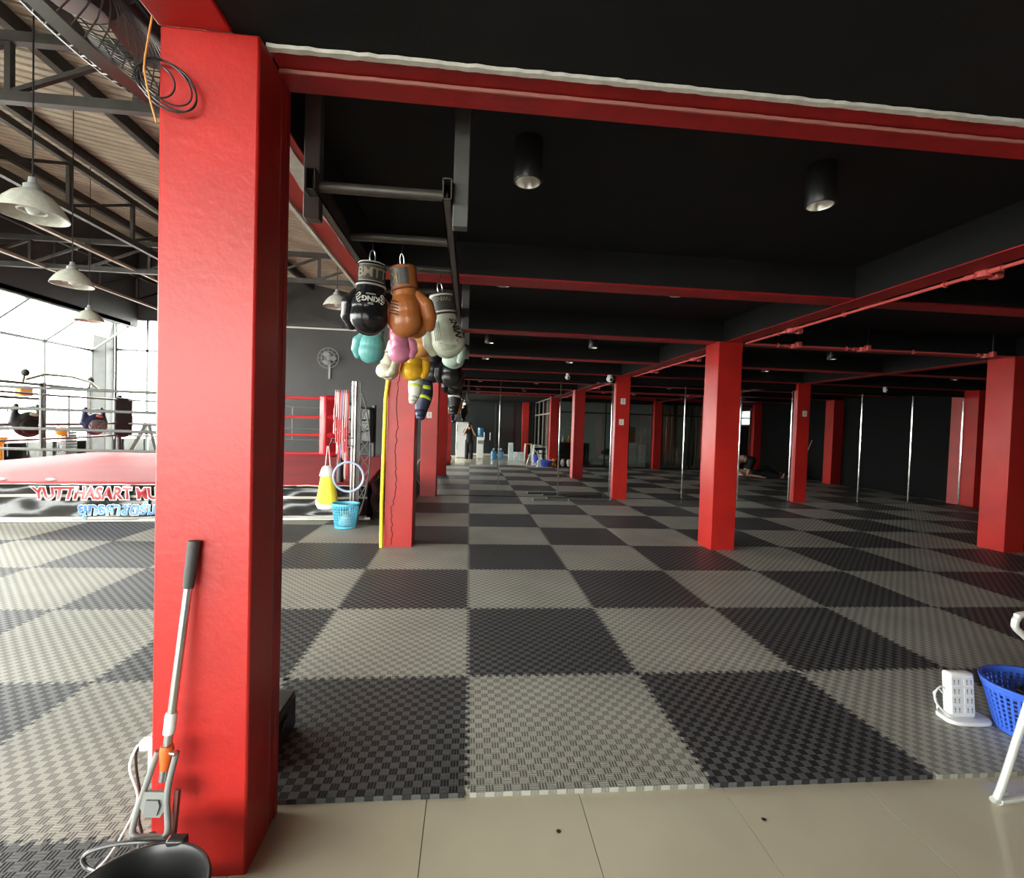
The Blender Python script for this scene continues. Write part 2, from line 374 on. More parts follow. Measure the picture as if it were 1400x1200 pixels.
for y0, y1, z1, nm in ((3.83, 4.16, 2.55, 'red free-standing column nearer the black side wall'), (7.85, 7.93, 2.55, 'red half column against the mirror with one white notice')):
    column(6.95, 7.24, y0, y1, z1, nm)
column(10.92, 11.25, 3.83, 4.16, 2.55, 'red column built against the black side wall')
column(10.95, 11.25, 7.62, 7.93, 2.55, 'dim red column in the corner of mirror and black wall')
column(2.955, 3.26, -0.14, 0.16, 2.6, 'red column at the corner of the office glazing')
column(6.95, 7.25, -0.16, 0.14, 2.6, 'red column between office glazing and curtain')
column(10.95, 11.25, -0.16, 0.14, 2.6, 'red column where office glazing meets the black wall')
column(2.45, 2.75, -4.95, -4.65, 2.6, 'red column at the rear of the tiled entrance')

# mirror wall
mir = thing('wall_mirror', 'long wall of floor-to-ceiling mirror panels with chrome strips', 'mirror', (0, 7.93, 0))
xs = [-0.66, 0.577, 1.818, 3.0, 4.485, 5.72, 6.97, 8.5, 9.703, 10.93]
for a, b in zip(xs[:-1], xs[1:]):
    MB().box(((a+b)/2, -0.012, 1.205), (b-a-0.006, 0.012, 2.39)).build('mirror_panel', MIRROR, mir, smooth=0)
for x in xs[1:]:
    MB().box((x if x not in (3.0, 6.97) else x-0.09, -0.026, 1.205), (0.024, 0.014, 2.39)).build('chrome_strip', CHROME, mir, 0.004)

# ---------------------------------------------------------------- ring hall shell
def roof_z(x): return 4.80+(-1.0-x)*0.18
def roof_sheet(u, v):
    return None
mb = MB(); pitch = 0.16; ys = []; y = -7.0
prof = [(0, 0), (0.10, 0), (0.106, 0.055), (0.150, 0.055)]
while y < 13.2:
    for dy, dz in prof: ys.append((y+dy, dz))
    y += pitch
xsr = [-0.9, -4, -8, -12.0]
vs = [(x, yy, roof_z(x)+dz) for yy, dz in ys for x in xsr]; n = len(xsr); fs = []
for a in range(len(ys)-1):
    for b in range(n-1): fs.append((a*n+b, a*n+b+1, (a+1)*n+b+1, (a+1)*n+b))
roof = mb.add(vs, fs).build('ceiling', ROOF, smooth=0); tag(roof, 'corrugated metal roof over the ring hall', 'roof', kind='structure')
for x in (-1.6, -3.1, -4.82, -6.57, -8.5, -10.3):
    o = MB().bar((x, -7, roof_z(x)-0.09), (x, 13, roof_z(x)-0.09), 0.10, 0.16).build('purlin', STEEL_DK, smooth=0)
    tag(o, 'dark steel purlin running along under the corrugated roof', 'purlin', 'purlins under the hall roof', 'structure')
def truss(name, a, b, depth, label, n, m=STEEL_DK):
    """a, b: ends of the bottom chord"""
    a = Vector(a); b = Vector(b); t = thing(name, label, 'truss', a, kind='structure'); d = b-a; z = Vector((0, 0, depth))
    MB().bar((0, 0, 0), d, 0.07, 0.09).build('bottom_chord', m, t, smooth=0)
    MB().bar(z, d+z, 0.07, 0.09).build('top_chord', m, t, smooth=0)
    for i in range(n+1):
        p = d*(i/n); MB().bar(p, p+z, 0.05, 0.05).build('post', m, t, smooth=0)
        if i < n: MB().bar(p+Vector((0, 0, 0.04)), d*((i+1)/n)+z-Vector((0, 0, 0.04)), 0.04, 0.04).build('brace', m, t, smooth=0)
    return t
truss('roof_truss', (-10.6, 3.0, 4.22), (-1.0, 3.0, 4.22), 0.52, 'dark steel roof truss spanning the hall in front of the ring', 9)
truss('roof_truss', (-10.6, 8.2, 4.22), (-1.0, 8.2, 4.22), 0.52, 'dark steel roof truss spanning the hall above the ring', 9)
truss('roof_truss', (-5.7, -6.9, 4.28), (-5.7, 13.0, 4.28), 0.66, 'dark steel roof truss running lengthwise above the bell lamps', 16)
truss('roof_truss', (-8.9, -6.9, 4.45), (-8.9, 13.0, 4.45), 0.66, 'dark steel roof truss running lengthwise near the glazed side', 16)
for x, z in ((-6.6, 4.24), (-8.2, 4.2)):
    o = MB().bar((x, -6.9, z), (x, 13.0, z), 0.07, 0.05).build('cable_tray', mat('beige_steel', (0.30, 0.26, 0.20), 0.5), smooth=0)
    tag(o, 'beige steel cable tray hung lengthwise below the hall roof', 'cable tray', 'cable trays below the hall roof', 'structure')
# far wall: dark wall, gable and windows
slab('wall_far', -8.6, -1.0, 13.0, 13.15, -0.03, 4.2, GREY_WALL, 'charcoal wall behind the boxing ring', 'wall')
slab('wall_gable', -12.0, -0.9, 13.0, 13.15, 4.2, 7.0, GREY_WALL, 'charcoal gable wall under the corrugated roof', 'wall')
o = MB().cyl((-8.6, 12.97, 4.18), (-3.2, 12.97, 4.18), 0.025, 8).build('conduit_pipe', OFFWHITE); tag(o, 'thin pale conduit along the top of the charcoal wall', 'pipe')
o = MB().bar((-4.9, 12.9, 4.6), (-3.9, 12.9, 4.25), 0.05, 0.05).build('wall_brace', STEEL_DK); tag(o, 'short dark brace on the charcoal gable', 'brace')
# steel posts and glazing
FRAME = mat('grey_window_frame', (0.09, 0.10, 0.10), 0.45)
hp = MB().box((-10.5, 12.85, 2.1), (0.34, 0.34, 4.3)).build('hall_post', mat('grey_post_paint', (0.04, 0.043, 0.04), 0.5, var=0.3), bevel=0.01); tag(hp, 'thick grey corner post between the two glazed walls', 'post', kind='structure')
def glazing(name, p0, p1, zs, nm, label, slope=0.0, frame=0.035, mx=0.06):
    """vertical glazing from p0 to p1 (xy), rails at heights zs, nm bays; each pane its own part"""
    t = thing(name, label, 'window', (p0[0], p0[1], 0), kind='structure'); d = Vector((p1[0]-p0[0], p1[1]-p0[1], 0))
    for k in range(nm+1):
        q = d*(k/nm); MB().bar(q+Vector((0, 0, zs[0])), q+Vector((0, 0, zs[-1])), mx, mx).build('mullion', FRAME, t, smooth=0)
    for z in zs: MB().bar(Vector((0, 0, z)), d+Vector((0, 0, z)), mx, mx).build('rail', FRAME, t, smooth=0)
    for k in range(nm):
        for z0, z1 in zip(zs[:-1], zs[1:]):
            a = d*(k/nm); b = d*((k+1)/nm)
            MB().add([a+Vector((0, 0, z0)), b+Vector((0, 0, z0)), b+Vector((0, 0, z1)), a+Vector((0, 0, z1))], [(0, 1, 2, 3)]).build('pane', CLEAR, t, smooth=0, solid=0.008)
    return t
glazing('window_1', (-10.7, -7.0), (-10.7, 12.7), (0.0, 1.1, 3.2), 13, 'long glazed side wall of the ring hall')
glazing('window_2', (-10.3, 13.05), (-8.6, 13.05), (0.0, 0.9, 3.3, 4.2), 2, 'window beside the thick corner post behind the ring')
glazing('window_3', (-10.7, -7.0), (-1.0, -7.0), (0.0, 1.1, 2.4, 3.6), 7, 'glazed front wall of the ring hall')
sl = thing('window_4', 'sloping glass strip over the glazed side wall', 'window', (-10.7, -7.0, 3.2), kind='structure')
for k in range(14):
    yy = 19.7*k/13; MB().bar((0, yy, 0), (0.95, yy, 0.72), 0.05, 0.05).build('rafter', FRAME, sl, smooth=0)
    if k < 13: MB().add([(0, yy, 0), (0.95, yy, 0.72), (0.95, yy+19.7/13, 0.72), (0, yy+19.7/13, 0)], [(0, 1, 2, 3)]).build('pane', CLEAR, sl, smooth=0, solid=0.008)
MB().bar((0.95, 0, 0.78), (0.95, 19.7, 0.78), 0.10, 0.14).build('top_rail', FRAME, sl, smooth=0)
slab('wall_left_upper', -9.78, -9.70, -7.0, 13.0, 3.95, 7.0, GREY_WALL, 'charcoal wall band above the sloping glass', 'wall')
slab('wall_front_upper', -12.0, -1.0, -7.1, -7.0, 3.6, 7.0, GREY_WALL, 'charcoal wall band above the glazed hall front', 'wall')
o = MB().box((-20, 3, -0.3), (18, 60, 0.2)).build('ground', mat('pale_concrete', (0.55, 0.54, 0.50), 0.9)); tag(o, 'pale concrete ground outside the glazed wall', 'ground', kind='structure')
o = MB().box((-6, -20, -0.3), (40, 26, 0.2)).build('ground', MATS['pale_concrete']); tag(o, 'pale concrete forecourt outside the glazed hall front', 'ground', kind='structure')
o = MB().box((-8, 26, -0.3), (30, 25, 0.2)).build('ground', MATS['pale_concrete']); tag(o, 'pale concrete yard behind the hall', 'ground', kind='structure')

# ---------------------------------------------------------------- boxing ring
RW, RD, RH = 6.75, 6.1, 0.52
CANVAS = mat('red_ring_canvas', (0.42, 0.03, 0.038), 0.7, var=0.2, vscale=1.2, bump=0.15, bscale=6)
def mat_apron():
    m = bpy.data.materials.new('black_banner_vinyl'); m.use_nodes = True; nt = m.node_tree; b = nt.nodes['Principled BSDF']; N = nt.nodes.new; L = nt.links.new
    tc = N('ShaderNodeTexCoord'); wv = N('ShaderNodeTexWave'); wv.bands_direction = 'Z'; wv.inputs['Scale'].default_value = 0.55; wv.inputs['Distortion'].default_value = 3.5; wv.inputs['Detail'].default_value = 1.0
    wv.inputs['Detail Scale'].default_value = 0.5; wv.inputs['Phase Offset'].default_value = 2.0
    mp = N('ShaderNodeMapping'); mp.inputs['Scale'].default_value = (0.35, 1, 2.2); L(tc.outputs['Object'], mp.inputs[0]); L(mp.outputs[0], wv.inputs[0])
    r = N('ShaderNodeValToRGB'); e = r.color_ramp.elements; e[0].position = 0.94; e[0].color = (0.018, 0.017, 0.016, 1); e[1].position = 0.985; e[1].color = (0.5, 0.48, 0.43, 1)
    L(wv.outputs['Fac'], r.inputs[0]); L(r.outputs[0], b.inputs['Base Color']); b.inputs['Roughness'].default_value = 0.22
    return m
APRON = mat_apron()
ring = thing('boxing_ring', 'raised boxing ring with red canvas, ropes and black banner skirt', 'boxing ring', (-1.5, 5.42, 0), (0, 0, R(6.2)))
MB().box((-RW/2, RD/2, RH-0.05), (RW, RD, 0.10)).build('canvas', CANVAS, ring, 0.02)
MB().box((-RW/2, RD/2, (RH-0.1)/2), (RW-0.2, RD-0.2, RH-0.1)).build('platform', STEEL_DK, ring)
def wr(x, z): return 0.018*math.sin(x*4.3+z*9)+0.012*math.sin(x*11-z*5)+0.010*math.sin(x*2.1+3*z)
mb = MB().grid(lambda u, v: (-RW*u, -0.03-0.05*(1-v)-wr(u*RW, v), 0.03+(RH-0.06)*v), 90, 9)
ap = mb.build('apron', APRON, ring, solid=0.004)
mb = MB().grid(lambda u, v: (0.03+0.05*(1-v)+wr(u*RD, v), RD*u, 0.03+(RH-0.06)*v), 60, 9)
mb.build('apron', mat('black_vinyl', (0.016, 0.016, 0.016), 0.4), ring, solid=0.004)
MB().box((-RW/2, -0.075, 0.025), (RW+0.1, 0.03, 0.035)).build('base_pipe', OFFWHITE, ring, 0.006)
MB().tube([(-RW*k/40, -0.02, RH-0.03-0.006*math.sin(k*2.2)) for k in range(41)], 0.008, 6).build('lacing', OFFWHITE, ring)
LT_RED = mat('banner_red_ink', (0.36, 0.03, 0.04), 0.4); LT_WHITE = mat('banner_white_ink', (0.85, 0.85, 0.82), 0.4); LT_BLUE = mat('banner_blue_ink', (0.10, 0.28, 0.62), 0.4)
def onto(co): return Vector((co.x, co.y-wr(-co.x, (co.z-0.03)/(RH-0.06)) + 0.0, co.z))
def ring_text(body, size, cx, cz, ink, off):
    for m, o_, dy in ((LT_WHITE, off, -0.084), (ink, 0.005, -0.090)):
        text('lettering', body, size, m, ap, Matrix.Translation((cx, dy-0.012*(1-cz/RH), cz)) @ FRONT @ Matrix.Diagonal((1, 1.2, 1, 1)), 0.001, o_, 1.0, onto)
ring_text('YUTTHASART MUAY THAI', 0.180, -3.07, 0.375, LT_RED, 0.016)
ring_text('ยุทธศาสตร์มวยไทย', 0.178, -2.94, 0.17, LT_BLUE, 0.012)
# posts, pads, ropes
posts = [(-0.55, 0.35), (-6.2, 0.35), (-6.2, 5.6), (-0.55, 5.6)]
ROPEH = [0.935, 1.215, 1.485, 1.77]
PAD_RED = mat('red_pad_vinyl', (0.55, 0.02, 0.03), 0.3); PAD_BLK = mat('black_pad_vinyl', (0.016, 0.017, 0.016), 0.5)
ROPE_RED = mat('red_rope_cover', (0.55, 0.03, 0.035), 0.4); ROPE_GREY = mat('grey_rope_cover', (0.14, 0.15, 0.14), 0.35)
for k, (x, y) in enumerate(posts):
    MB().cyl((x*1.0+(0.12 if x > -1 else -0.12), y+(-0.12 if y < 1 else 0.12), RH-0.02), (x+(0.12 if x > -1 else -0.12), y+(-0.12 if y < 1 else 0.12), 1.88), 0.05, 16).build('corner_post', STEEL_DK, ring)
    a = math.atan2((3.0-y), (-3.4-x)); M = Matrix.Translation((x, y, 0)) @ Matrix.Rotation(a, 4, 'Z')
    pd = MB().box((0.05, 0, 1.36), (0.14, 0.36, 0.90), M).build('corner_pad', PAD_RED if k == 0 else PAD_BLK, ring, 0.03)
    for z in ROPEH:
        MB().ell((0.02, 0, z), (0.10, 0.16, 0.055), M, 12, 8).build('turnbuckle_cover', PAD_RED if k == 0 else PAD_BLK, pd)
for k in range(4):
    a, b_ = posts[k], posts[(k+1) % 4]
    for z in ROPEH:
        pts = [(a[0]+(b_[0]-a[0])*t/10, a[1]+(b_[1]-a[1])*t/10, z-0.02*math.sin(math.pi*t/10)) for t in range(11)]
        if k == 0:
            mid = 4
            MB().tube(pts[:mid], 0.02, 8).build('rope', ROPE_RED, ring); MB().tube(pts[mid-1:], 0.02, 8).build('rope', ROPE_GREY, ring)
        else: MB().tube(pts, 0.02, 8).build('rope', ROPE_GREY, ring)
    for f in (0.33, 0.67):
        x, y = a[0]+(b_[0]-a[0])*f, a[1]+(b_[1]-a[1])*f
        MB().box((x, y, 1.35), (0.03, 0.03, 0.86)).build('rope_spacer', ROPE_GREY, ring, 0.005)
o = MB().tube([(0.02*math.cos(t)*3+0.0, 0, 0.012+0.0) for t in (0, 1)], 0.01, 6)
for dx in (-4.05, -4.6):
    rr = MB().ell((0, 0, 0.02), (0.07, 0.03, 0.02), None, 10, 6).build('hand_wrap_roll', OFFWHITE); 
    p = ring.matrix_basis if False else Matrix.Translation((-1.5, 5.42, 0)) @ Matrix.Rotation(R(6.2), 4, 'Z')
    rr.location = p @ Vector((dx, 0.10, RH-0.001)); tag(rr, 'small rolled white wrap on the red canvas edge', 'wrap', 'white wraps on the ring edge')
RP = Matrix.Translation((-1.5, 5.42, 0)) @ Matrix.Rotation(R(6.2), 4, 'Z')

# belly shields hung on the ring ropes
SHB = 0.20
def shield(label, loc, rz, body, face, m_ring):
    t = thing('belly_shield', label, 'shield', loc, (0, 0, rz))
    me = blob('body', [('e', (0, 0, -0.24), (0.25, 0.10, 0.22)), ('e', (0, -0.02, -0.12), (0.17, 0.09, 0.12)), ('l', [(-0.22, 0.03, -0.2), (-0.16, 0.04, 0.1)], [0.06, 0.04]), ('l', [(0.22, 0.03, -0.2), (0.16, 0.04, 0.1)], [0.06, 0.04])], 0.016, 8)
    obj('body', me, body, t)
    MB().ell((0, -0.085, -0.27), (0.19, 0.05, 0.15), None, 20, 12).build('face_pad', face, t)
    MB().ell((0.02, -0.085, -0.06), (0.075, 0.02, 0.045), None, 14, 8).build('patch', m_ring, t)
    for sg in (-1, 1): MB().tube([(sg*0.16, 0.04, 0.08), (sg*0.15, 0.09, 0.09), (sg*0.14, SHB+sg*0.06, 0.075), (sg*0.14, SHB+0.05+sg*0.06, 0.04)], 0.016, 8).build('strap', PAD_BLK, t)
    return t
p = RP @ Vector((-6.2, 2.62, 1.485))
s1 = shield('black leather belly shield with a pale oval hung on the ring rope', p+Vector((0.205, -0.02, -0.055)), R(75), PAD_BLK, mat('black_leather', (0.02, 0.022, 0.022), 0.35), mat('pale_green_patch', (0.55, 0.62, 0.42), 0.5))
text('lettering', 'oo8', 0.07, LT_WHITE, s1, Matrix.Translation((0.07, -0.145, -0.27)) @ FRONT @ Matrix.Rotation(R(-80), 4, 'Z'), 0.003)
p = RP @ Vector((-6.2, 4.35, 1.485))
shield('blue and red belly shield with a silver face hung on the ring rope', p+Vector((0.205, -0.02, -0.055)), R(75), mat('navy_leather', (0.03, 0.035, 0.09), 0.4), mat('silver_cracked_vinyl', (0.45, 0.44, 0.42), 0.5, var=0.8, vscale=40), mat('orange_patch', (0.75, 0.35, 0.18), 0.5))

# cable machine, seen against the glass
gm = thing('cable_machine', 'tall black cable gym machine with a curved pull-up bar behind the ring', 'gym machine', (-9.9, 10.2, 0), (0, 0, R(90)))
for dx in (-1.7, 0.0, 1.35):
    MB().box((dx, 0, 1.05), (0.09, 0.09, 2.1)).build('upright', STEEL_DK, gm, 0.006)
    MB().box((dx, -0.3, 0.04), (0.10, 0.9, 0.08)).build('foot', STEEL_DK, gm, 0.006)
for z, x0, x1 in ((2.05, -1.75, 1.4), (1.72, -1.7, 0.0), (1.05, -1.7, 1.35)): MB().box(((x0+x1)/2, 0, z), (x1-x0, 0.06, 0.06)).build('crossbar', STEEL_DK, gm, 0.006)
MB().tube([(-0.6, -0.15, 2.12), (-0.2, -0.2, 2.28), (0.5, -0.22, 2.3), (1.1, -0.2, 2.22), (1.5, -0.15, 2.02)], 0.03, 8).build('pull_up_bar', mat('olive_bar', (0.20, 0.19, 0.08), 0.4), gm)
for dx, z in ((-1.6, 2.2), (-1.2, 2.2), (-0.55, 2.28), (1.25, 2.28)): MB().ell((dx, -0.1, z), (0.075, 0.075, 0.085), None, 12, 8).build('grip', RUBBER, gm); MB().cyl((dx, -0.1, z), (dx, -0.05, 2.06), 0.02, 8).build('grip_stem', STEEL_DK, gm)
for dx in (-1.3, -0.85, -0.4, 0.4): MB().cyl((dx, -0.02, 0.45), (dx, -0.02, 1.75), 0.008, 6).build('cable', STEEL_DK, gm)
MB().tube([(-0.85, -0.05, 1.5), (-0.95, -0.05, 1.36), (-0.75, -0.05, 1.36), (-0.85, -0.05, 1.5)], 0.012, 6).build('handle', STEEL_DK, gm)
for i in range(10): MB().box((0.7, -0.02, 0.3+i*0.07), (0.32, 0.12, 0.062)).build('weight_plate', STEEL_DK, gm, 0.004)
ORG = mat('orange_plastic', (0.85, 0.33, 0.02), 0.4)
for nm, dx, z, s, lb in (('clip_case', -0.55, 1.87, (0.3, 0.14, 0.22), 'small orange case fixed to the cable machine top'),):
    MB().box((dx, -0.08, z), s).build('orange_case', ORG, gm, 0.03)
MB().ell((0.38, -0.12, 0.98), (0.17, 0.12, 0.12), None, 14, 8).build('orange_pulley', ORG, gm)
o = MB().lathe([(0.0, 0), (0.05, 0.0), (0.045, 0.35), (0.09, 0.38), (0.09, 0.42), (0.0, 0.42)], 14).build('foam_stand', ORG); o.location = (-9.65, 8.9, 0.0); o.scale = (1.5, 1.5, 2.1); tag(o, 'slim orange stand on the floor beyond the ring', 'stand')
bk = thing('exercise_bike', 'dark exercise machine with a slanted screen beside the corner post', 'gym machine', (-9.15, 12.3, 0), (0, 0, R(15)))
MB().bar((-0.45, 0, 0.06), (0.5, 0, 0.06), 0.4, 0.1).build('base', STEEL_DK, bk, 0.02)
MB().bar((-0.35, 0, 0.1), (0.15, 0, 1.2), 0.09, 0.09).build('mast', STEEL_DK, bk, 0.01); MB().bar((0.45, 0, 0.1), (0.2, 0, 1.2), 0.07, 0.07).build('arm', STEEL_DK, bk, 0.01)
MB().box((0.05, -0.04, 1.3), (0.62, 0.05, 0.36), Matrix.Rotation(R(-12), 4, 'X')).build('screen', mat('pale_screen', (0.55, 0.63, 0.66), 0.3), bk, 0.02)

# ---------------------------------------------------------------- bell lamps in the hall
LAMPGLASS = mat('ribbed_lamp_glass', (0.62, 0.63, 0.55), 0.25, var=0.15, vscale=30)
def bell_lamp(label, loc, zr):
    t = thing('bell_lamp', label, 'lamp', loc, group='bell lamps hung from the hall roof')
    pr = [(0.03, 0.20), (0.07, 0.185), (0.12, 0.15), (0.17, 0.09), (0.205, 0.03), (0.215, 0.0)]
    MB().lathe(pr+[(0.208, 0.0), (0.19, 0.035), (0.155, 0.085), (0.11, 0.135), (0.05, 0.165)], 32).build('shade', LAMPGLASS, t, smooth=60)
    MB().lathe([(0.0, 0.29), (0.025, 0.285), (0.03, 0.24), (0.055, 0.225), (0.055, 0.18), (0.0, 0.18)], 18).build('socket', GREYP, t)
    MB().ell((0, 0, 0.08), (0.05, 0.05, 0.075), None, 14, 10).build('bulb', WHITE, t)
    MB().torus((0, 0, 0.035), 0.085, 0.008).build('inner_ring', WHITE, t)
    MB().cyl((0, 0, 0.28), (0, 0, zr-loc[2]), 0.006, 6).build('cord', BLACK, t)
    MB().ell((0, 0, zr-loc[2]), (0.05, 0.05, 0.04), None, 12, 8).build('ceiling_rose', OFFWHITE, t)
bell_lamp('ribbed glass bell lamp hanging over the mats before the ring', (-3.41, 2.3, 2.93), roof_z(-3.41)-0.02)
bell_lamp('ribbed glass bell lamp hanging over the ring front', (-5.02, 4.73, 3.02), roof_z(-5.0)-0.02)
bell_lamp('ribbed glass bell lamp hanging over the glazed side of the ring', (-6.88, 7.48, 3.08), roof_z(-6.88)-0.02)
bell_lamp('ribbed glass bell lamp hanging beyond the peeling edge beam', (-2.26, 6.34, 3.30), roof_z(-2.26)-0.02)
# wall fan on the charcoal wall
wf = thing('wall_fan', 'grey round wall fan on the charcoal wall behind the ring', 'fan', (-4.27, 12.98, 3.29))
for r_ in (0.1, 0.2, 0.3): MB().torus((0, -0.18, 0), r_, 0.008, axis='Y').build('cage_ring', GREYP, wf)
for k in range(12): MB().cyl((0, -0.2, 0), (0.3*math.cos(k*math.pi/6), -0.18, 0.3*math.sin(k*math.pi/6)), 0.004, 5).build('cage_spoke', GREYP, wf)
for k in range(3): MB().ell((0.13*math.cos(k*2.09), -0.14, 0.13*math.sin(k*2.09)), (0.10, 0.01, 0.07), None, 10, 6).build('blade', GREYP, wf)
MB().cyl((0, -0.02, 0), (0, -0.17, 0), 0.06, 14).build('motor', GREYP, wf); MB().box((0, -0.02, -0.35), (0.06, 0.03, 0.5)).build('bracket', GREYP, wf)

# ---------------------------------------------------------------- beside the ring corner
lp = thing('lattice_post', 'silver steel lattice post with twin tubes and a bowed side by the ring corner', 'post', (-1.60, 5.18, 0))
for dx in (-0.085, -0.045): MB().cyl((dx, 0, -0.001), (dx, 0, 2.0), 0.019, 12).build('tube', STEEL, lp)
MB().box((0.0, 0.03, 1.0), (0.05, 0.04, 2.0)).build('flat_bar', STEEL_DK, lp)
bow = [(0.04+0.13*math.sin(math.pi*min(1, max(0, t)))**0.8, 0.0, 0.12+1.72*t) for t in [k/16 for k in range(17)]]
MB().tube(bow, 0.011, 8).build('bowed_rod', STEEL_GR, lp)
for k in range(0, 16, 2):
    a, b_ = bow[k], bow[k+2]
    MB().cyl((0.02, 0, a[2]), b_, 0.008, 6).build('lattice_rod', STEEL_GR, lp); MB().cyl((0.02, 0, b_[2]), a, 0.008, 6).build('lattice_rod', STEEL_GR, lp)
    if k % 4 == 0: MB().cyl((0.02, 0, a[2]), a, 0.008, 6).build('lattice_rod', STEEL_GR, lp)
MB().box((0.02, 0.0, 0.008), (0.34, 0.20, 0.016)).build('foot_plate', STEEL_DK, lp, 0.004)
MB().tube([(-0.06, -0.03, 1.20), (-0.36, -0.03, 1.19), (-0.36, -0.03, 1.14), (-0.36, -0.12, 1.08)], 0.010, 6).build('hook_arm', BLACK, lp)
MB().tube([(-0.06, -0.03, 1.08), (-0.34, -0.03, 1.14)], 0.008, 6).build('hook_brace', BLACK, lp)
MB().cyl((-0.10, -0.02, 1.84), (-0.40, -0.02, 1.86), 0.010, 6).build('hook_arm', BLACK, lp)
MB().cyl((-0.052, 0.0, 0.856), (-0.052, -0.31, 0.862), 0.008, 8).build('hoop_peg', BLACK, lp)
JR = [mat('pale_pink_cord', (0.80, 0.42, 0.42), 0.4), mat('white_cord', (0.78, 0.74, 0.70), 0.4), mat('red_cord', (0.70, 0.06, 0.07), 0.4), mat('violet_cord', (0.45, 0.38, 0.66), 0.4)]
for k in range(7):
    m = JR[k % 4]; x = -1.915+k*0.029; L = [0.62, 0.9, 1.0, 0.95, 0.98, 1.25, 1.2][k]
    t = thing('jump_rope', ['pale pink', 'white', 'red', 'violet'][k % 4]+' jump rope looped over the lattice post hook arm'+(', second of its colour' if k > 3 else ''), 'jump rope', (x, 5.16, 1.868), group='jump ropes on the lattice post')
    pts = []
    for i in range(36):                                             # a loop hung astride the arm
        a = 2*math.pi*i/36; d_ = (1-math.cos(a))/2
        pts.append((0.004*math.sin(5*a+k)*d_, (0.018+0.022*math.sin(math.pi*d_)**0.6)*math.copysign(min(1, abs(math.sin(a))*2.5), math.sin(a)) if 0 < i != 18 else 0, -L*d_))
    MB().tube(pts, 0.0065, 6, closed=True).build('cord', m, t)
    for q, z_ in enumerate((-L*0.42, -L*0.42-0.19)): MB().cyl((0.0, -0.060, z_), (0.0, -0.060, z_-0.16), 0.0115, 8).build('handle', JR[2] if k % 2 else m, t); MB().tube([(0.0, -0.060, z_), (0, -0.054, z_+0.03), (0, -0.042, z_+0.06)], 0.004, 5).build('handle_cord', m, t)
bag = thing('drawstring_bag', 'yellow drawstring bag hanging from the hook arm beside the ring', 'bag', (-1.965, 5.01, 1.085))
me = blob('pouch', [('l', [(-0.03, 0, -0.74), (0.03, 0, -0.74)], [0.11, 0.11]), ('l', [(-0.03, 0, -0.74), (-0.01, 0, -0.36)], [0.11, 0.07]), ('l', [(0.04, 0, -0.74), (0.01, 0, -0.36)], [0.11, 0.07])], 0.014, 3); obj('pouch', me, mat('yellow_cloth', (0.86, 0.72, 0.05), 0.7, bump=0.4, bscale=25), bag)
MB().lathe([(0.05, -0.27), (0.075, -0.30), (0.10, -0.38), (0.105, -0.41)], 16).build('white_top', mat('white_cloth', (0.75, 0.73, 0.68), 0.8), bag)
MB().lathe([(0.155, -0.74), (0.15, -0.80), (0.12, -0.86), (0.05, -0.885), (0.0, -0.885)], 18, Matrix.Scale(0.64, 4, (0, 1, 0))).build('white_bottom', MATS['white_cloth'], bag)
MB().tube([(-0.03, 0, -0.29), (-0.008, 0, 0.0), (0.008, 0, 0.0), (0.04, 0, -0.30)], 0.006, 6).build('strap', MATS['white_cloth'], bag)
hp_ = MB().torus((0, 0, 0), 0.20, 0.016, axis='Y', n=40).build('toning_ring', mat('pale_violet_plastic', (0.50, 0.50, 0.72), 0.3, var=0.6, vscale=5, col2=(0.30, 0.42, 0.62))); hp_.location = (-1.652, 4.895, 0.68); tag(hp_, 'violet and white training hoop hung from the lattice post', 'hoop')
bs = thing('laundry_basket', 'light blue perforated plastic basket at the ring corner', 'basket', (-1.665, 4.83, 0.0))
BLUE_L = mat('light_blue_plastic', (0.10, 0.48, 0.66), 0.35)
def basket(t, r0, r1, h, m, n=30, rows=7, sx=1.0, sy=0.8, th=0.006, skip=None):
    S = Matrix.Diagonal((sx, sy, 1, 1))
    MB().lathe([(0, 0.004), (r0, 0.004), (r0+0.004, 0.03), (r0-0.004, 0.03), (r0-0.006, 0.012), (0, 0.012)], 40, S).build('base', m, t)
    MB().lathe([(r1-0.006, h-0.035), (r1+0.004, h-0.035), (r1+0.014, h-0.004), (r1+0.012, h), (r1-0.004, h), (r1-0.008, h-0.03)], 40, S).build('rim', m, t)
    for k in range(n):
        a = 2*math.pi*k/n; c, s_ = math.cos(a)*sx, math.sin(a)*sy
        MB().bar((r0*c, r0*s_, 0.02), (r1*c, r1*s_, h-0.02), th*1.6, th).build('slat', m, t, smooth=0)
    for k in range(1, rows):
        f = k/rows; rr = r0+(r1-r0)*f; z = 0.02+(h-0.04)*f
        pts = [(rr*math.cos(2*math.pi*i/40)*sx, rr*math.sin(2*math.pi*i/40)*sy, z) for i in range(40)]
        MB().tube(pts, th*0.62, 5, closed=True).build('hoop_rib', m, t)
basket(bs, 0.135, 0.175, 0.335, BLUE_L, 32, 8)
o = obj('folded_towel', blob('folded_towel', [('e', (0, 0, 0.08), (0.10, 0.08, 0.06)), ('e', (0.02, 0.01, 0.14), (0.08, 0.07, 0.05))], 0.012, 4), mat('pale_blue_cloth', (0.5, 0.68, 0.75), 0.9)); o.location = (-1.665, 4.83, -0.005); tag(o, 'pale blue towel heaped inside the light blue basket', 'towel')
o = MB().tube([(-1.0, 3.795, 0.004), (-1.006, 3.80, 0.5), (-0.998, 3.80, 1.2), (-0.992, 3.80, 1.7), (-0.965, 3.805, 1.98)], 0.021, 10).build('foam_tube', mat('yellow_foam', (0.92, 0.78, 0.02), 0.5)); tag(o, 'tall yellow foam tube standing against the cracked red column', 'tube')
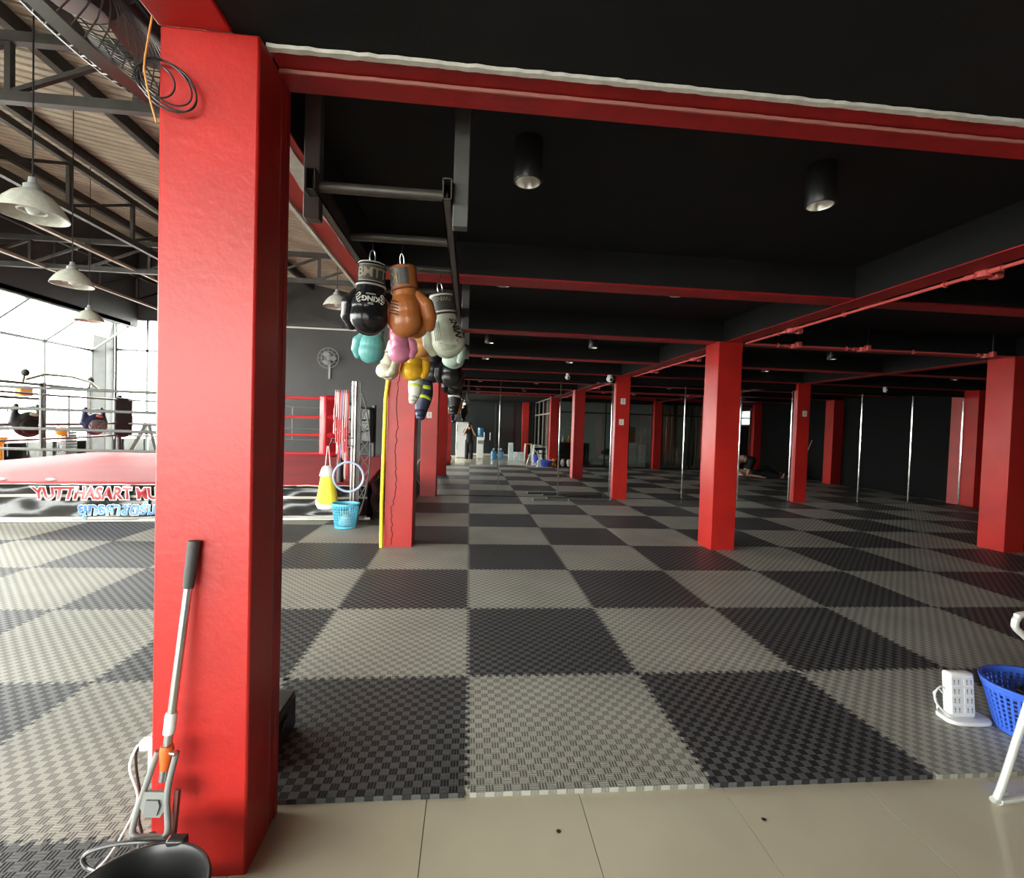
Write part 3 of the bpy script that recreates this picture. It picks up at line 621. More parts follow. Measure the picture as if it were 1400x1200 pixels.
ty = thing('tyre', 'black training tyre leaning behind the mirror-end column', 'tyre', (-0.70, 8.23, 0.455))

ty.location = (-0.70, 8.23, 0.455)
MB().lathe([(0.27, -0.10), (0.40, -0.115), (0.44, -0.09), (0.455, 0.0), (0.44, 0.09), (0.40, 0.115), (0.27, 0.10), (0.25, 0.0), (0.27, -0.10)], 40, Matrix.Rotation(R(90), 4, 'X')).build('casing', RUBBER, ty)
MB().torus((0, -0.112, 0), 0.41, 0.006, axis='Y', n=40).build('sidewall_line', mat('pale_rubber', (0.35, 0.35, 0.34), 0.6), ty)

# ---------------------------------------------------------------- ceiling fittings
REFL = mat('silver_reflector', (0.80, 0.78, 0.72), 0.28, metal=0.9)
def downlight(x, y, label):
    t = thing('downlight', label, 'ceiling light', (x, y, CZ), group='black cylinder ceiling lights')
    MB().lathe([(0.0, 0.0), (0.066, 0.0), (0.068, -0.004), (0.068, -0.196), (0.066, -0.20), (0.060, -0.20), (0.060, -0.02), (0.0, -0.02)], 32).build('housing', BLACK, t)
    MB().lathe([(0.059, -0.199), (0.053, -0.165), (0.035, -0.125), (0.022, -0.11)], 28).build('reflector', REFL, t, smooth=60)
    MB().ell((0, 0, -0.13), (0.020, 0.020, 0.03), None, 12, 8).build('lamp', WHITE, t)
LX = [0.21, 1.70, 3.47, 5.37, 7.5, 9.2]
LN = ['next to the glove rack', 'between glove rack and conduit beam', 'just past the conduit beam', 'midway between lengthwise beams', 'past the second lengthwise beam', 'nearest the black wall']
names = {0.6: 'before the first ceiling beam', 2.26: 'just past the first ceiling beam', 5.0: 'past the column beam', 6.6: 'in the mirror bay'}
for y in (0.6, 2.26, 5.0, 6.6):
    for x in LX:
        if 3.0 < x < 4 and y == 0.6: x = 4.1
        downlight(x, y, 'black cylinder ceiling light '+names[y]+', '+LN[LX.index(x) if x in LX else 2])
    
CONDUIT = mat('red_conduit_paint', (0.66, 0.10, 0.09), 0.35)
def conduit(name, p0, p1, boxes, label, dropz=0.0):
    p0 = Vector(p0); p1 = Vector(p1); d = (p1-p0)
    t = thing(name, label, 'conduit', p0)
    MB().cyl((0, 0, 0), d, 0.013, 10).build('pipe', CONDUIT, t)
    u = d.normalized(); side = u.cross(Vector((0, 0, 1)))
    for b_ in boxes:
        q = u*b_
        bx = MB().cyl(q+Vector((0, 0, -0.03)), q+Vector((0, 0, 0.02)), 0.045, 16).build('junction_box', CONDUIT, t)
        MB().cyl(q+u*(-0.11), q+u*(-0.03), 0.020, 10).build('coupling', CONDUIT, t); MB().cyl(q+u*0.03, q+u*0.11, 0.020, 10).build('coupling', CONDUIT, t)
        MB().box(q+side*0.09+Vector((0, 0, 0.0)), (0.06, 0.06, 0.07)).build('elbow', CONDUIT, t, 0.012)
        MB().cyl(q+side*0.09, q+side*0.09+Vector((0, 0, CZ-p0.z-0.004)), 0.010, 8).build('drop', BLACK, t)
    L = d.length; k = 0.4
    while k < L:
        MB().torus(u*k, 0.019, 0.007, n=12, m=6, axis='X' if abs(u.x) > 0.5 else 'Y').build('saddle', CONDUIT, t); k += 0.9
    return t
conduit('conduit_pipe', (3.28, 0.1, 2.535), (3.28, 3.80, 2.535), (1.05, 2.9), 'red conduit with junction boxes under the beam near the lintel')
conduit('conduit_pipe', (3.28, 4.16, 2.535), (3.28, 7.75, 2.535), (1.0, 2.6), 'red conduit under the beam running on to the mirror')
conduit('conduit_pipe', (3.30, 3.815, 2.535), (6.92, 3.815, 2.535), (0.6, 1.5, 3.2), 'red conduit crossing from the middle column to the next column')
# cameras and emergency lamp over the mirror
def cctv(x, label, s=1.0):
    t = thing('security_camera', label, 'camera', (x, 7.80, 2.49))
    MB().cyl((0, 0.0, 0.06), (0, 0, 0.0), 0.045*s, 16).build('mount', WHITE, t); MB().ell((0, -0.02, -0.02), (0.065*s, 0.065*s, 0.06*s), None, 18, 12).build('dome', WHITE, t)
    MB().cyl((0, -0.06, -0.03), (0, -0.10*s, -0.045), 0.022*s, 12).build('lens', BLACK, t)
cctv(2.80, 'white ball camera above the mirror beside the column with two notices', 1.15)
cctv(1.92, 'small white ball camera above the mirror midway along the gloves side', 0.8)
cctv(8.9, 'white ball camera above the mirror towards the black wall', 0.7)
# paper notices on columns
for x, y, z, lb in ((3.11, 7.837, 2.03, 'small white paper notice, upper one on the mirror column'), (3.09, 7.837, 1.60, 'small white paper notice, lower one on the mirror column'), (7.12, 7.847, 1.91, 'small white paper notice on the column further along the mirror'), (-0.83, 7.715, 1.61, 'small white paper notice on the mirror-end column')):
    t = thing('paper_notice', lb, 'notice', (x, y, z)); MB().box((0, 0, 0), (0.10, 0.004, 0.12)).build('sheet', OFFWHITE, t)
    text('lettering', '2', 0.09, mat('grey_ink', (0.18, 0.15, 0.14), 0.6), t, Matrix.Translation((0, -0.0035, 0)) @ FRONT, 0.0008)
# steel bars lying by the mirror foot
for x0, x1, y, lb in ((1.25, 1.95, 7.45, 'short steel bar lying on the mats before the mirror'), (1.55, 2.85, 7.66, 'long steel bar lying along the mirror foot')):
    t = thing('steel_bar', lb, 'bar', ((x0+x1)/2, y, 0.018)); L = (x1-x0)/2
    MB().bar((-L, 0, 0), (L, 0, 0), 0.045, 0.036).build('bar', STEEL_GR, t, 0.003); MB().box((-L, 0, 0.0), (0.02, 0.06, 0.036)).build('end_plate', STEEL, t, 0.002); MB().box((L, 0, 0.0), (0.02, 0.06, 0.036)).build('end_plate', STEEL, t, 0.002)

# ---------------------------------------------------------------- glove rack
RZ = 2.365; RY0, RY1 = 0.235, 4.3
rk = thing('glove_rack', 'dark steel ladder rack hung from the ceiling for boxing gloves', 'rack', (-0.41, RY0, RZ))
def hollow(x, y0, y1, z, w_, h, t_=0.005):
    mb = MB()
    mb.box((x, (y0+y1)/2, z+h/2-t_/2), (w_, y1-y0, t_)).box((x, (y0+y1)/2, z-h/2+t_/2), (w_, y1-y0, t_)).box((x-w_/2+t_/2, (y0+y1)/2, z), (t_, y1-y0, h)).box((x+w_/2-t_/2, (y0+y1)/2, z), (t_, y1-y0, h)); return mb
RACKM = mat('rack_steel', (0.085, 0.075, 0.065), 0.45, metal=0.4, var=0.3, vscale=10)
for x in (-0.262, 0.262): hollow(x, 0, RY1-RY0, 0, 0.038, 0.085).build('rail', RACKM, rk, smooth=0)
RUNGS = [0.30, 0.79, 1.24, 1.72, 2.2, 2.7, 3.2, 3.7, 4.15]
for y in RUNGS: MB().cyl((-0.262, y-RY0, 0.0), (0.262, y-RY0, 0.0), 0.021, 14).build('rung', RACKM, rk)
for y in (0.30, 2.32, 4.1):
    for s in (-1, 1):
        MB().box((0.315 if s > 0 else -0.276, y-RY0+(0 if s > 0 else 0.02), (CZ-RZ-0.13)/2+0.002), (0.062, 0.05, CZ-RZ+0.13)).build('hanger', STEEL_GR, rk, 0.003)

# boxing gloves
def glove_meshes():
    g = {}
    g['body'] = blob('body', [('e', (0, 0.0, -0.12), (0.064, 0.055, 0.07)), ('e', (0, -0.012, -0.19), (0.080, 0.064, 0.085)), ('e', (0.0, -0.018, -0.235), (0.083, 0.062, 0.075)), ('e', (0, 0.05, -0.245), (0.072, 0.038, 0.062)), ('e', (0, 0.042, -0.17), (0.055, 0.03, 0.06))], 0.0055, 7)
    g['thumb'] = blob('thumb', [('l', [(-0.055, 0.02, -0.13), (-0.088, 0.032, -0.175), (-0.088, 0.045, -0.225), (-0.072, 0.058, -0.262)], [0.026, 0.034, 0.034, 0.026])], 0.005, 5)
    S = Matrix.Diagonal((1, 0.92, 1, 1))
    g['cuff'] = MB().lathe([(0.052, 0.004), (0.058, 0.0), (0.0605, -0.02), (0.0595, -0.07), (0.063, -0.095), (0.056, -0.10), (0.050, -0.09), (0.049, 0.0), (0.052, 0.004)], 32, S).mesh('cuff', 50)
    g['trim'] = MB().torus((0, 0, -0.097), 0.0615, 0.0045, S, 32, 8).mesh('trim', 60); g['trim2'] = MB().torus((0, 0, 0.0), 0.0553, 0.004, S, 32, 8).mesh('trim', 60)
    mb = MB(); vs = []; fs = []
    for j, z in enumerate((-0.012, -0.085)):
        for i in range(15):
            a = R(-90-62+124*i/14); rr = 0.0618; vs.append((rr*math.cos(a), rr*0.92*math.sin(a), z))
    for i in range(14): fs.append((i, i+1, 15+i+1, 15+i))
    g['label'] = mb.add(vs, fs).mesh('label', 60)
    pts = [(0.012*math.cos(a), 0, 0.036+0.028*math.sin(a)) for a in [2*math.pi*k/18 for k in range(18)]]
    g['carabiner'] = MB().tube(pts, 0.0032, 6, closed=True).mesh('carabiner', 60)
    return g
GM = glove_meshes()
GROUP = 'boxing gloves hung on the rack'
def leather(name, c, r=0.35): return mat('leather_'+name, c, r, var=0.12, vscale=25, bump=0.08, bscale=120)
def glove(label, px, py, y, m, cuff_m=None, label_m=None, trim_m=None, size=1.1, tilt=0.0, spin=0.0, thumb_m=None, flip=1, lean=0.0):
    """px, py: photo position of the cuff top; y: the rung it hangs from"""
    p = at(px, py, 1, y)
    t = thing('boxing_glove', label, 'boxing glove', p, group=None)
    t.rotation_mode = 'QUATERNION'
    t.rotation_quaternion = (Matrix.Rotation(R(tilt), 3, 'Y') @ Matrix.Rotation(R(lean), 3, 'X') @ Matrix.Rotation(R(spin), 3, 'Z')).to_quaternion()
    t.scale = (size*flip, size, size)
    obj('body', GM['body'], m, t); obj('thumb', GM['thumb'], thumb_m or m, t)
    cu = obj('cuff', GM['cuff'], cuff_m or m, t); obj('trim', GM['trim'], trim_m or BLACK, cu); obj('trim', GM['trim2'], trim_m or BLACK, cu)
    lb = obj('label_patch', GM['label'], label_m, cu) if label_m else None
    obj('carabiner', GM['carabiner'], STEEL, t)
    top = (RZ-p.z)/size
    if top > 0.07:
        e_ = t.rotation_quaternion.to_matrix().inverted() @ Vector((0, 0, top)); e_.x *= flip
        MB().cyl((0, 0, 0.062), e_, 0.0018, 5).build('cord', BLACK, t)
    return t, lb
GOLD = mat('worn_gold_print', (0.42, 0.36, 0.24), 0.5); PRINT_W = mat('white_print', (0.72, 0.72, 0.66), 0.5)
LB_DARK = mat('dark_label', (0.05, 0.048, 0.045), 0.5)
def wrap(off, rr=0.0635):
    def f(co):
        a = co.x/rr; return Vector((rr*math.sin(a), -rr*0.92*math.cos(a)-off, co.z))
    return f
gA, lbA = glove('glossy black leather boxing glove with a white crest on its back', 509, 362, 0.79, leather('black', (0.010, 0.010, 0.012), 0.22), None, LB_DARK, mat('grey_trim', (0.4, 0.4, 0.38), 0.4), 1.14, 2, 14)
text('lettering', 'BMTT', 0.060, GOLD, lbA, Matrix.Translation((0, 0, -0.05)) @ FRONT, 0.0008, 0.001, 0.9, wrap(0.001))
for z in (-0.014, -0.084): MB().tube([(0.0635*math.sin(R(a)), -0.0635*0.92*math.cos(R(a)), z) for a in range(-58, 59, 8)], 0.0018, 4).build('label_edge', GOLD, lbA)
def onto_back(co):
    # wrap onto the padded back of the hand
    x, z = co.x, co.z; a = max(0.0, 1-(x/0.083)**2-((z+0.212)/0.105)**2); return Vector((x, -0.012-0.066*math.sqrt(a)-0.004+co.y*0.2, z))
text('lettering', 'KING', 0.032, PRINT_W, gA, Matrix.Translation((0, 0, -0.165)) @ FRONT @ Matrix.Rotation(R(180), 4, 'Z'), 0.0015, 0.0012, 1.0, onto_back)
text('lettering', 'TOP', 0.012, PRINT_W, gA, Matrix.Translation((0, 0, -0.187)) @ FRONT @ Matrix.Rotation(R(180), 4, 'Z'), 0.0012, 0.0004, 1.1, onto_back)
text('lettering', 'BOXING', 0.010, PRINT_W, gA, Matrix.Translation((0, 0, -0.143)) @ FRONT @ Matrix.Rotation(R(180), 4, 'Z'), 0.0012, 0.0003, 1.1, onto_back)
for s in (-1, 1):
    mb = MB()
    for q in range(4):
        pts = [Vector((s*(0.042+0.018*k/5), 0, -0.145-0.011*q+0.006*math.sin(k*1.0+q))) for k in range(6)]
        mb.tube([onto_back(p_) for p_ in pts], [0.0030*(1-k/7) for k in range(6)], 5)
    mb.build('wing_print', PRINT_W, gA)
brown = leather('brown', (0.36, 0.115, 0.028), 0.36)
gB, lbB = glove('brown leather boxing glove with claw stripes and a dark cuff label', 551, 367, 0.79, brown, brown, LB_DARK, mat('brown_trim', (0.16, 0.05, 0.02), 0.5), 1.14, -7, -38, None, -1)
text('lettering', 'K', 0.06, mat('gold_print', (0.42, 0.30, 0.10), 0.45), lbB, Matrix.Translation((0, 0, -0.048)) @ FRONT @ Matrix.Rotation(R(180), 4, 'Z') @ Matrix.Scale(-1, 4, (1, 0, 0)), 0.0008, 0.001, 1, wrap(0.001))
DKP = mat('dark_print', (0.03, 0.016, 0.01), 0.5)
mb = MB()
for q in range(5):
    mb.tube([onto_back(Vector((-0.022+0.013*k, 0, -0.165-0.014*q+0.005*k))) for k in range(5)], [0.0035*(0.4+0.6*math.sin(math.pi*(k+0.5)/5)) for k in range(5)], 5)
mb.build('claw_stripes', DKP, gB)
white = leather('white_green', (0.55, 0.58, 0.46), 0.42)
gC, lbC = glove('white and green striped boxing glove with large black lettering', 603, 404, 1.24, white, leather('cream', (0.66, 0.63, 0.54), 0.5), LB_DARK, BLACK, 1.22, -10, 10)
text('lettering', 'TWINS', 0.028, GOLD, lbC, Matrix.Translation((0, 0, -0.03)) @ FRONT @ Matrix.Rotation(R(180), 4, 'Z'), 0.0008, 0.0008, 0.95, wrap(0.001))
text('lettering', 'TWINS', 0.050, mat('black_print', (0.015, 0.015, 0.015), 0.5), gC, Matrix.Translation((0.045, 0, -0.195)) @ FRONT @ Matrix.Rotation(R(100), 4, 'Z'), 0.002, 0.0015, 0.95, onto_back)
GRN = mat('dark_green_print', (0.10, 0.17, 0.10), 0.5)
mb = MB()
for q in range(4): mb.tube([onto_back(Vector((-0.042-0.008*q, 0, -0.135-0.012*k))) for k in range(9)], 0.0014, 5)
for q in range(4): mb.tube([onto_back(Vector((0.06-0.008*q, 0, -0.255-0.006*q)) + Vector((-0.012*k, 0, -0.003*abs(k-4)))) for k in range(0, 1)]+[onto_back(Vector((0.062-0.014*k-0.006*q, 0, -0.262-0.006*q+0.0012*(k-4)**2))) for k in range(9)], 0.0013, 5)
mb.build('green_stripes', GRN, gC)
glove('teal leather boxing glove below the black crested one', 514, 432, 1.72, leather('teal', (0.12, 0.38, 0.36), 0.4), size=1.08, tilt=6, spin=20)
gE, lE = glove('pink leather boxing glove below the brown one', 545, 437, 1.24, leather('pink', (0.62, 0.20, 0.32), 0.4), leather('pink2', (0.5, 0.12, 0.24), 0.4), PRINT_W, mat('red_trim', (0.45, 0.02, 0.03), 0.4), 0.84, -4, -165)
glove('orange tan boxing glove with claw marks squeezed behind the striped one', 588, 424, 1.72, leather('tan', (0.50, 0.22, 0.05), 0.4), leather('tan2', (0.40, 0.17, 0.04), 0.45), size=1.12, tilt=12, spin=-30)
glove('off-white boxing glove lowest on the ring hall side of the bunch', 541, 468, 2.2, leather('offwhite', (0.62, 0.56, 0.44), 0.45), size=1.0, tilt=14, spin=150)
glove('bright yellow boxing glove below the pink one', 569, 462, 2.2, leather('yellow', (0.80, 0.44, 0.02), 0.35), leather('yellow2', (0.7, 0.3, 0.02), 0.4), size=1.12, tilt=6, spin=-160)
glove('pale mint boxing glove tucked under the striped one', 618, 447, 1.72, leather('mint', (0.46, 0.60, 0.50), 0.45), size=0.95, tilt=-4, spin=160)
glove('black boxing glove with a silver print under the mint one', 618, 474, 2.2, leather('black2', (0.012, 0.012, 0.013), 0.3), None, None, mat('brownish_trim', (0.2, 0.1, 0.08), 0.5), 1.05, 0, 20)
glove('plain black boxing glove behind the yellow one', 593, 476, 3.7, leather('black3', (0.014, 0.013, 0.015), 0.4), size=1.25, tilt=3, spin=-10)
glove('dark grey boxing glove at the mirror side of the bunch', 622, 486, 2.7, leather('charcoal', (0.03, 0.028, 0.028), 0.45), size=1.0, tilt=-4, spin=60)
# shin guards and further gloves along the rack
def shin(label, px, py, y, c1, c2, size=1.0, tilt=0, spin=0):
    p = at(px, py, 1, y); t = thing('shin_guard', label, 'shin guard', p, (0, R(tilt), R(spin))); t.scale = (size,)*3
    def fn(u, v, k=1.0):
        a = R(-100+200*u); w_ = 0.075*(0.75+0.35*math.sin(math.pi*min(1, v*1.1))); return (w_*math.sin(a), -w_*0.8*math.cos(a), -0.02-0.33*v)
    MB().grid(fn, 14, 12).build('shell', c1, t, solid=0.022)
    obj('instep', blob('instep', [('e', (0, -0.05, -0.37), (0.06, 0.06, 0.05)), ('e', (0, -0.09, -0.41), (0.05, 0.05, 0.03))], 0.009, 4), c1, t)
    MB().grid(lambda u, v: tuple(Vector(fn(0.25+0.5*u, 0.15+0.12*v))*1.0+Vector((0, -0.014, 0))), 8, 3).build('stripe', c2, t, solid=0.006)
    MB().grid(lambda u, v: tuple(Vector(fn(0.15+0.7*u, 0.45+0.10*v+0.12*abs(u-0.5)))+Vector((0, -0.014, 0))), 12, 3).build('stripe', c2, t, solid=0.006)
    MB().tube([(-0.05, 0.03, -0.1), (0, 0.06, -0.1), (0.05, 0.03, -0.1)], 0.012, 6).build('strap', BLACK, t)
    MB().cyl((0, 0, -0.02), t.rotation_euler.to_matrix().inverted() @ Vector((0, 0, (RZ-p.z)/size)), 0.002, 5).build('cord', BLACK, t)
    MB().bar((-0.05, -0.02, -0.02), (0.05, -0.02, -0.02), 0.02, 0.012).build('loop', BLACK, t)
NAVY = mat('navy_vinyl', (0.03, 0.035, 0.07), 0.4); NEON = mat('neon_yellow_print', (0.55, 0.68, 0.05), 0.4)
shin('white shin guard with neon stripes hanging low from the rack', 571, 506, 2.7, mat('white_vinyl', (0.62, 0.62, 0.55), 0.4), NEON, 0.72, 6, 0)
shin('navy shin guard with neon stripes hanging lowest from the rack', 583, 518, 3.2, NAVY, NEON, 0.97, 8, 10)
shin('black shin guard hanging at the far end of the rack', 622, 520, 3.7, mat('black_vinyl2', (0.015, 0.015, 0.015), 0.4), PRINT_W, 0.9, 0, 0)
glove('black boxing glove on the last rungs towards the mirror', 621, 501, 3.2, leather('black4', (0.013, 0.013, 0.013), 0.35), size=0.95, spin=40)

# ---------------------------------------------------------------- at the front pillar
# mop standing in its bucket
mop_top = at(266, 738, 1, -0.150); mop_bot = at(213, 1140, 1, -0.232)
mp_ = thing('sponge_mop', 'silver handled sponge mop leaning on the red pillar', 'mop', mop_bot)
ax = mop_top-mop_bot; Lm = ax.length; zz = ax.normalized(); xx = (Vector((1, 0, 0))-zz*zz.x).normalized(); yy_ = zz.cross(xx); MM = Matrix(((xx.x, yy_.x, zz.x, 0), (xx.y, yy_.y, zz.y, 0), (xx.z, yy_.z, zz.z, 0), (0, 0, 0, 1)))
def mt(name, m, mb): return mb.build(name, m, mp_)
mt('grip', mat('dark_grey_grip', (0.05, 0.05, 0.048), 0.6), MB().lathe([(0.0, Lm), (0.017, Lm-0.003), (0.0185, Lm-0.02), (0.0165, Lm-0.03), (0.0175, Lm-0.04), (0.0165, Lm-0.11), (0.015, Lm-0.145), (0.0, Lm-0.145)], 18, MM))
mt('pole', STEEL, MB().cyl(MM @ Vector((0, 0, 0.15)), MM @ Vector((0, 0, Lm-0.14)), 0.0115, 16))
mt('collar', WHITE, MB().lathe([(0.0, 0.285), (0.016, 0.285), (0.0165, 0.335), (0.0145, 0.345), (0.0, 0.345)], 18, MM))
mt('orange_joint', mat('orange_joint', (0.72, 0.13, 0.02), 0.4), MB().lathe([(0.0, 0.17), (0.010, 0.17), (0.019, 0.235), (0.017, 0.25), (0.0, 0.25)], 18, MM))
mt('bracket', mat('grey_bracket', (0.24, 0.25, 0.235), 0.4), MB().tube(curve([MM @ Vector(p) for p in ((-0.022, -0.004, 0.235), (-0.046, -0.006, 0.12), (-0.060, -0.01, 0.025), (-0.050, -0.012, 0.004), (-0.03, -0.012, 0.0), (0.018, -0.012, 0.0), (0.034, -0.012, 0.006), (0.036, -0.01, 0.03), (0.020, -0.006, 0.12), (0.030, -0.004, 0.235))], 4), 0.0085, 10)
   .prism([(-0.046, 0.125), (0.020, 0.125), (0.026, 0.085), (0.012, 0.055), (-0.030, 0.055), (-0.050, 0.085)], -0.005, 0.005, MM @ Matrix.Translation((0, -0.008, 0)) @ Matrix.Rotation(R(90), 4, 'X')))
mt('catch', mat('grey_catch', (0.19, 0.195, 0.19), 0.45), MB().prism([(-0.030, 0.105), (0.004, 0.105), (0.010, 0.09), (0.004, 0.062), (-0.032, 0.062)], -0.004, 0.004, MM @ Matrix.Translation((0, -0.016, 0)) @ Matrix.Rotation(R(90), 4, 'X')))
mt('hinge_pin', STEEL, MB().cyl(MM @ Vector((0.02, -0.016, 0.238)), MM @ Vector((0.036, -0.02, 0.238)), 0.007, 10))
mt('pull_rod', mat('dark_red_rod', (0.16, 0.05, 0.035), 0.5), MB().bar(MM @ Vector((0.045, 0.01, -0.03)), MM @ Vector((0.040, 0.01, 0.12)), 0.014, 0.010))
hz = -0.02-mop_bot.z; k_ = (hz+0.05)/zz.z; hx = zz*k_                 # where the stem reaches the head on the tiles
mt('stem', STEEL_DK, MB().cyl(MM @ Vector((-0.012, 0, 0.0)), hx, 0.012, 10))
mt('sponge_head', mat('grey_sponge', (0.16, 0.16, 0.15), 0.9), MB().box((hx.x, hx.y+0.002, hz+0.03), (0.20, 0.06, 0.06)))
bk_ = thing('mop_bucket', 'black plastic bucket with a hinged bail at the pillar foot', 'bucket', (-0.835, -0.462, -0.02))
bk_.scale = (1, 1, 0.92)
MB().lathe([(0.0, 0.0), (0.120, 0.0), (0.126, 0.01), (0.162, 0.25), (0.172, 0.262), (0.172, 0.275), (0.164, 0.275), (0.155, 0.255), (0.118, 0.02), (0.0, 0.02)], 48).build('body', mat('bucket_black', (0.014, 0.014, 0.014), 0.3), bk_)
MB().torus((0, 0, 0.272), 0.169, 0.006, n=48).build('rim', mat('bucket_rim', (0.03, 0.03, 0.03), 0.3), bk_)
MB().box((0.012, 0.176, 0.268), (0.05, 0.03, 0.035)).build('lug', MATS['bucket_rim'], bk_, 0.006)
hd = [(-0.05+0.02*0, 0.178, 0.262)]
bp_ = [Vector((0.0, 0.185, 0.262))]+[at(x, y, 1, yy)-Vector((-0.835, -0.462, -0.02)) for x, y, yy in ((185, 1141, -.27), (150, 1146, -.26), (122, 1156, -.26), (113, 1168, -.27), (120, 1179, -.29), (132, 1184, -.32))]
MB().tube(curve(bp_), 0.006, 8).build('bail', MATS['bucket_rim'], bk_)
# socket, plug and cables on the pillar side
ot = thing('wall_socket', 'white wall socket on the hall side of the red pillar', 'socket', (-0.992, -0.10, 0.375)); MB().box((0, 0, 0), (0.014, 0.075, 0.115)).build('plate', WHITE, ot, 0.003); MB().box((-0.005, 0, -0.02), (0.01, 0.03, 0.03)).build('outlet', OFFWHITE, ot, 0.002)
pg = thing('phone_charger', 'white charger plugged in the pillar socket with its cable', 'charger', (-1.005, -0.115, 0.40)); MB().box((-0.013, 0, 0), (0.026, 0.03, 0.032)).build('plug', WHITE, pg, 0.005)
c0 = Vector((-1.005, -0.115, 0.40))
pts = [c0+Vector((-0.026, 0, 0))]+[at(x, y, 1, yy) for x, y, yy in ((186, 1022, -.12), (177, 1050, -.125), (188, 1085, -.14), (183, 1110, -.16), (165, 1145, -.20), (145, 1175, -.24), (120, 1199, -.28))]
MB().tube(curve([p-c0 for p in pts]), 0.0035, 6).build('cable', WHITE, pg)
cc = c0
pts = [Vector((-0.995, -0.09, 0.43))]+[at(x, y, 1, yy) for x, y, yy in ((190, 1020, -.09), (186, 1045, -.09), (192, 1090, -.10), (190, 1120, -.12))]
pts[-1].z = max(pts[-1].z, 0.1); 
pts += [Vector((-1.02, -0.13, 0.10)), Vector((-1.06, -0.17, 0.02)), Vector((-1.12, -0.22, 0.006)), Vector((-1.2, -0.3, 0.006))]
o = MB().tube(curve([p-c0 for p in pts]), 0.004, 6).build('black_cable', BLACK); o.location = c0; tag(o, 'thin black cable hanging from the pillar socket', 'cable')
# black equipment case behind the pillar
bc = thing('equipment_case', 'low black equipment case standing behind the red pillar', 'case', (-0.955, 0.40, 0.0))
MB().box((0, 0.03, 0.082), (0.30, 0.32, 0.160)).build('body', BLACK, bc, 0.008); MB().box((0.0, 0.03, 0.166), (0.29, 0.31, 0.010)).build('lid', STEEL_DK, bc, 0.004); MB().box((0.155, 0.05, 0.10), (0.012, 0.07, 0.03)).build('handle', STEEL_GR, bc, 0.004)
# cable coil and orange cord on the pillar head
cl = thing('cable_coil', 'loose coil of thin black cable hung at the top of the pillar', 'cable', (-0.95, -0.155, 2.41))
for k, (rx, rz, ox, oz, a0) in enumerate(((0.095, 0.055, 0, 0, 0), (0.090, 0.062, 0.002, -0.006, 0.1), (0.085, 0.050, 0.0, 0.004, -0.1), (0.06, 0.045, -0.028, 0.004, 0.2))):
    pts = []
    for i in range(36):
        a = 2*math.pi*i/36; x, z = rx*math.cos(a), rz*math.sin(a); r_ = R(-38)+a0*0.3; pts.append((ox+x*math.cos(r_)-z*math.sin(r_), -0.006-0.004*k, oz+x*math.sin(r_)+z*math.cos(r_)))
    MB().tube(pts, 0.0026, 6, closed=True).build('loop', BLACK, cl)
pts = [at(x, y, 1, -0.18) for x, y in ((208, 22), (203, 50), (198, 80), (197, 95), (201, 118), (206, 140), (214, 168))]
o = MB().tube([p-pts[0] for p in pts], 0.0028, 6).build('orange_cord', mat('orange_cord', (0.75, 0.33, 0.08), 0.6)); o.location = pts[0]; tag(o, 'orange cord hanging beside the pillar head', 'cord')
# wall fan above, edge on
fn_ = thing('cage_fan', 'large black cage fan mounted high beside the pillar', 'fan', (-1.27, -0.05, 2.74)); fn_.rotation_euler = Vector((0.79, -0.20, 0.58)).to_track_quat('Z', 'Y').to_euler()
CAGE = mat('fan_cage', (0.06, 0.06, 0.058), 0.35, metal=0.5)
MB().lathe([(0.325, -0.05), (0.335, -0.05), (0.335, -0.015), (0.325, -0.015), (0.325, -0.05)], 56).build('shroud', mat('fan_shroud', (0.10, 0.105, 0.10), 0.35), fn_)
for z, rr in ((-0.11, 0.09), (-0.105, 0.16), (-0.09, 0.23), (-0.07, 0.29)): MB().torus((0, 0, z), rr, 0.0035, n=44, m=6).build('cage_ring', CAGE, fn_)
for k in range(64):
    a = 2*math.pi*k/64; c, s_ = math.cos(a), math.sin(a)
    MB().tube([(0.06*c, 0.06*s_, -0.112), (0.2*c, 0.2*s_, -0.10), (0.29*c, 0.29*s_, -0.072), (0.33*c, 0.33*s_, -0.04)], 0.0022, 4).build('cage_wire', CAGE, fn_)
    MB().tube([(0.06*c, 0.06*s_, 0.09), (0.2*c, 0.2*s_, 0.075), (0.29*c, 0.29*s_, 0.045), (0.33*c, 0.33*s_, -0.01)], 0.0022, 4).build('cage_wire', CAGE, fn_)
for k in range(3):
    a = k*2.094; MB().ell((0, 0, 0), (0.11, 0.075, 0.008), Matrix.Rotation(a, 4, 'Z') @ Matrix.Translation((0.17, 0, 0)) @ Matrix.Rotation(R(28), 4, 'X'), 14, 8).build('blade', mat('fan_blade', (0.35, 0.36, 0.34), 0.35), fn_)
MB().lathe([(0, -0.115), (0.06, -0.115), (0.062, -0.09), (0, -0.09)], 24).build('cap', CAGE, fn_)
MB().lathe([(0, -0.03), (0.07, -0.03), (0.085, 0.02), (0.085, 0.12), (0.06, 0.16), (0, 0.16)], 24).build('motor', BLACK, fn_)
MB().box((0.05, 0, 0.17), (0.06, 0.06, 0.05)).build('bracket', STEEL_DK, fn_)

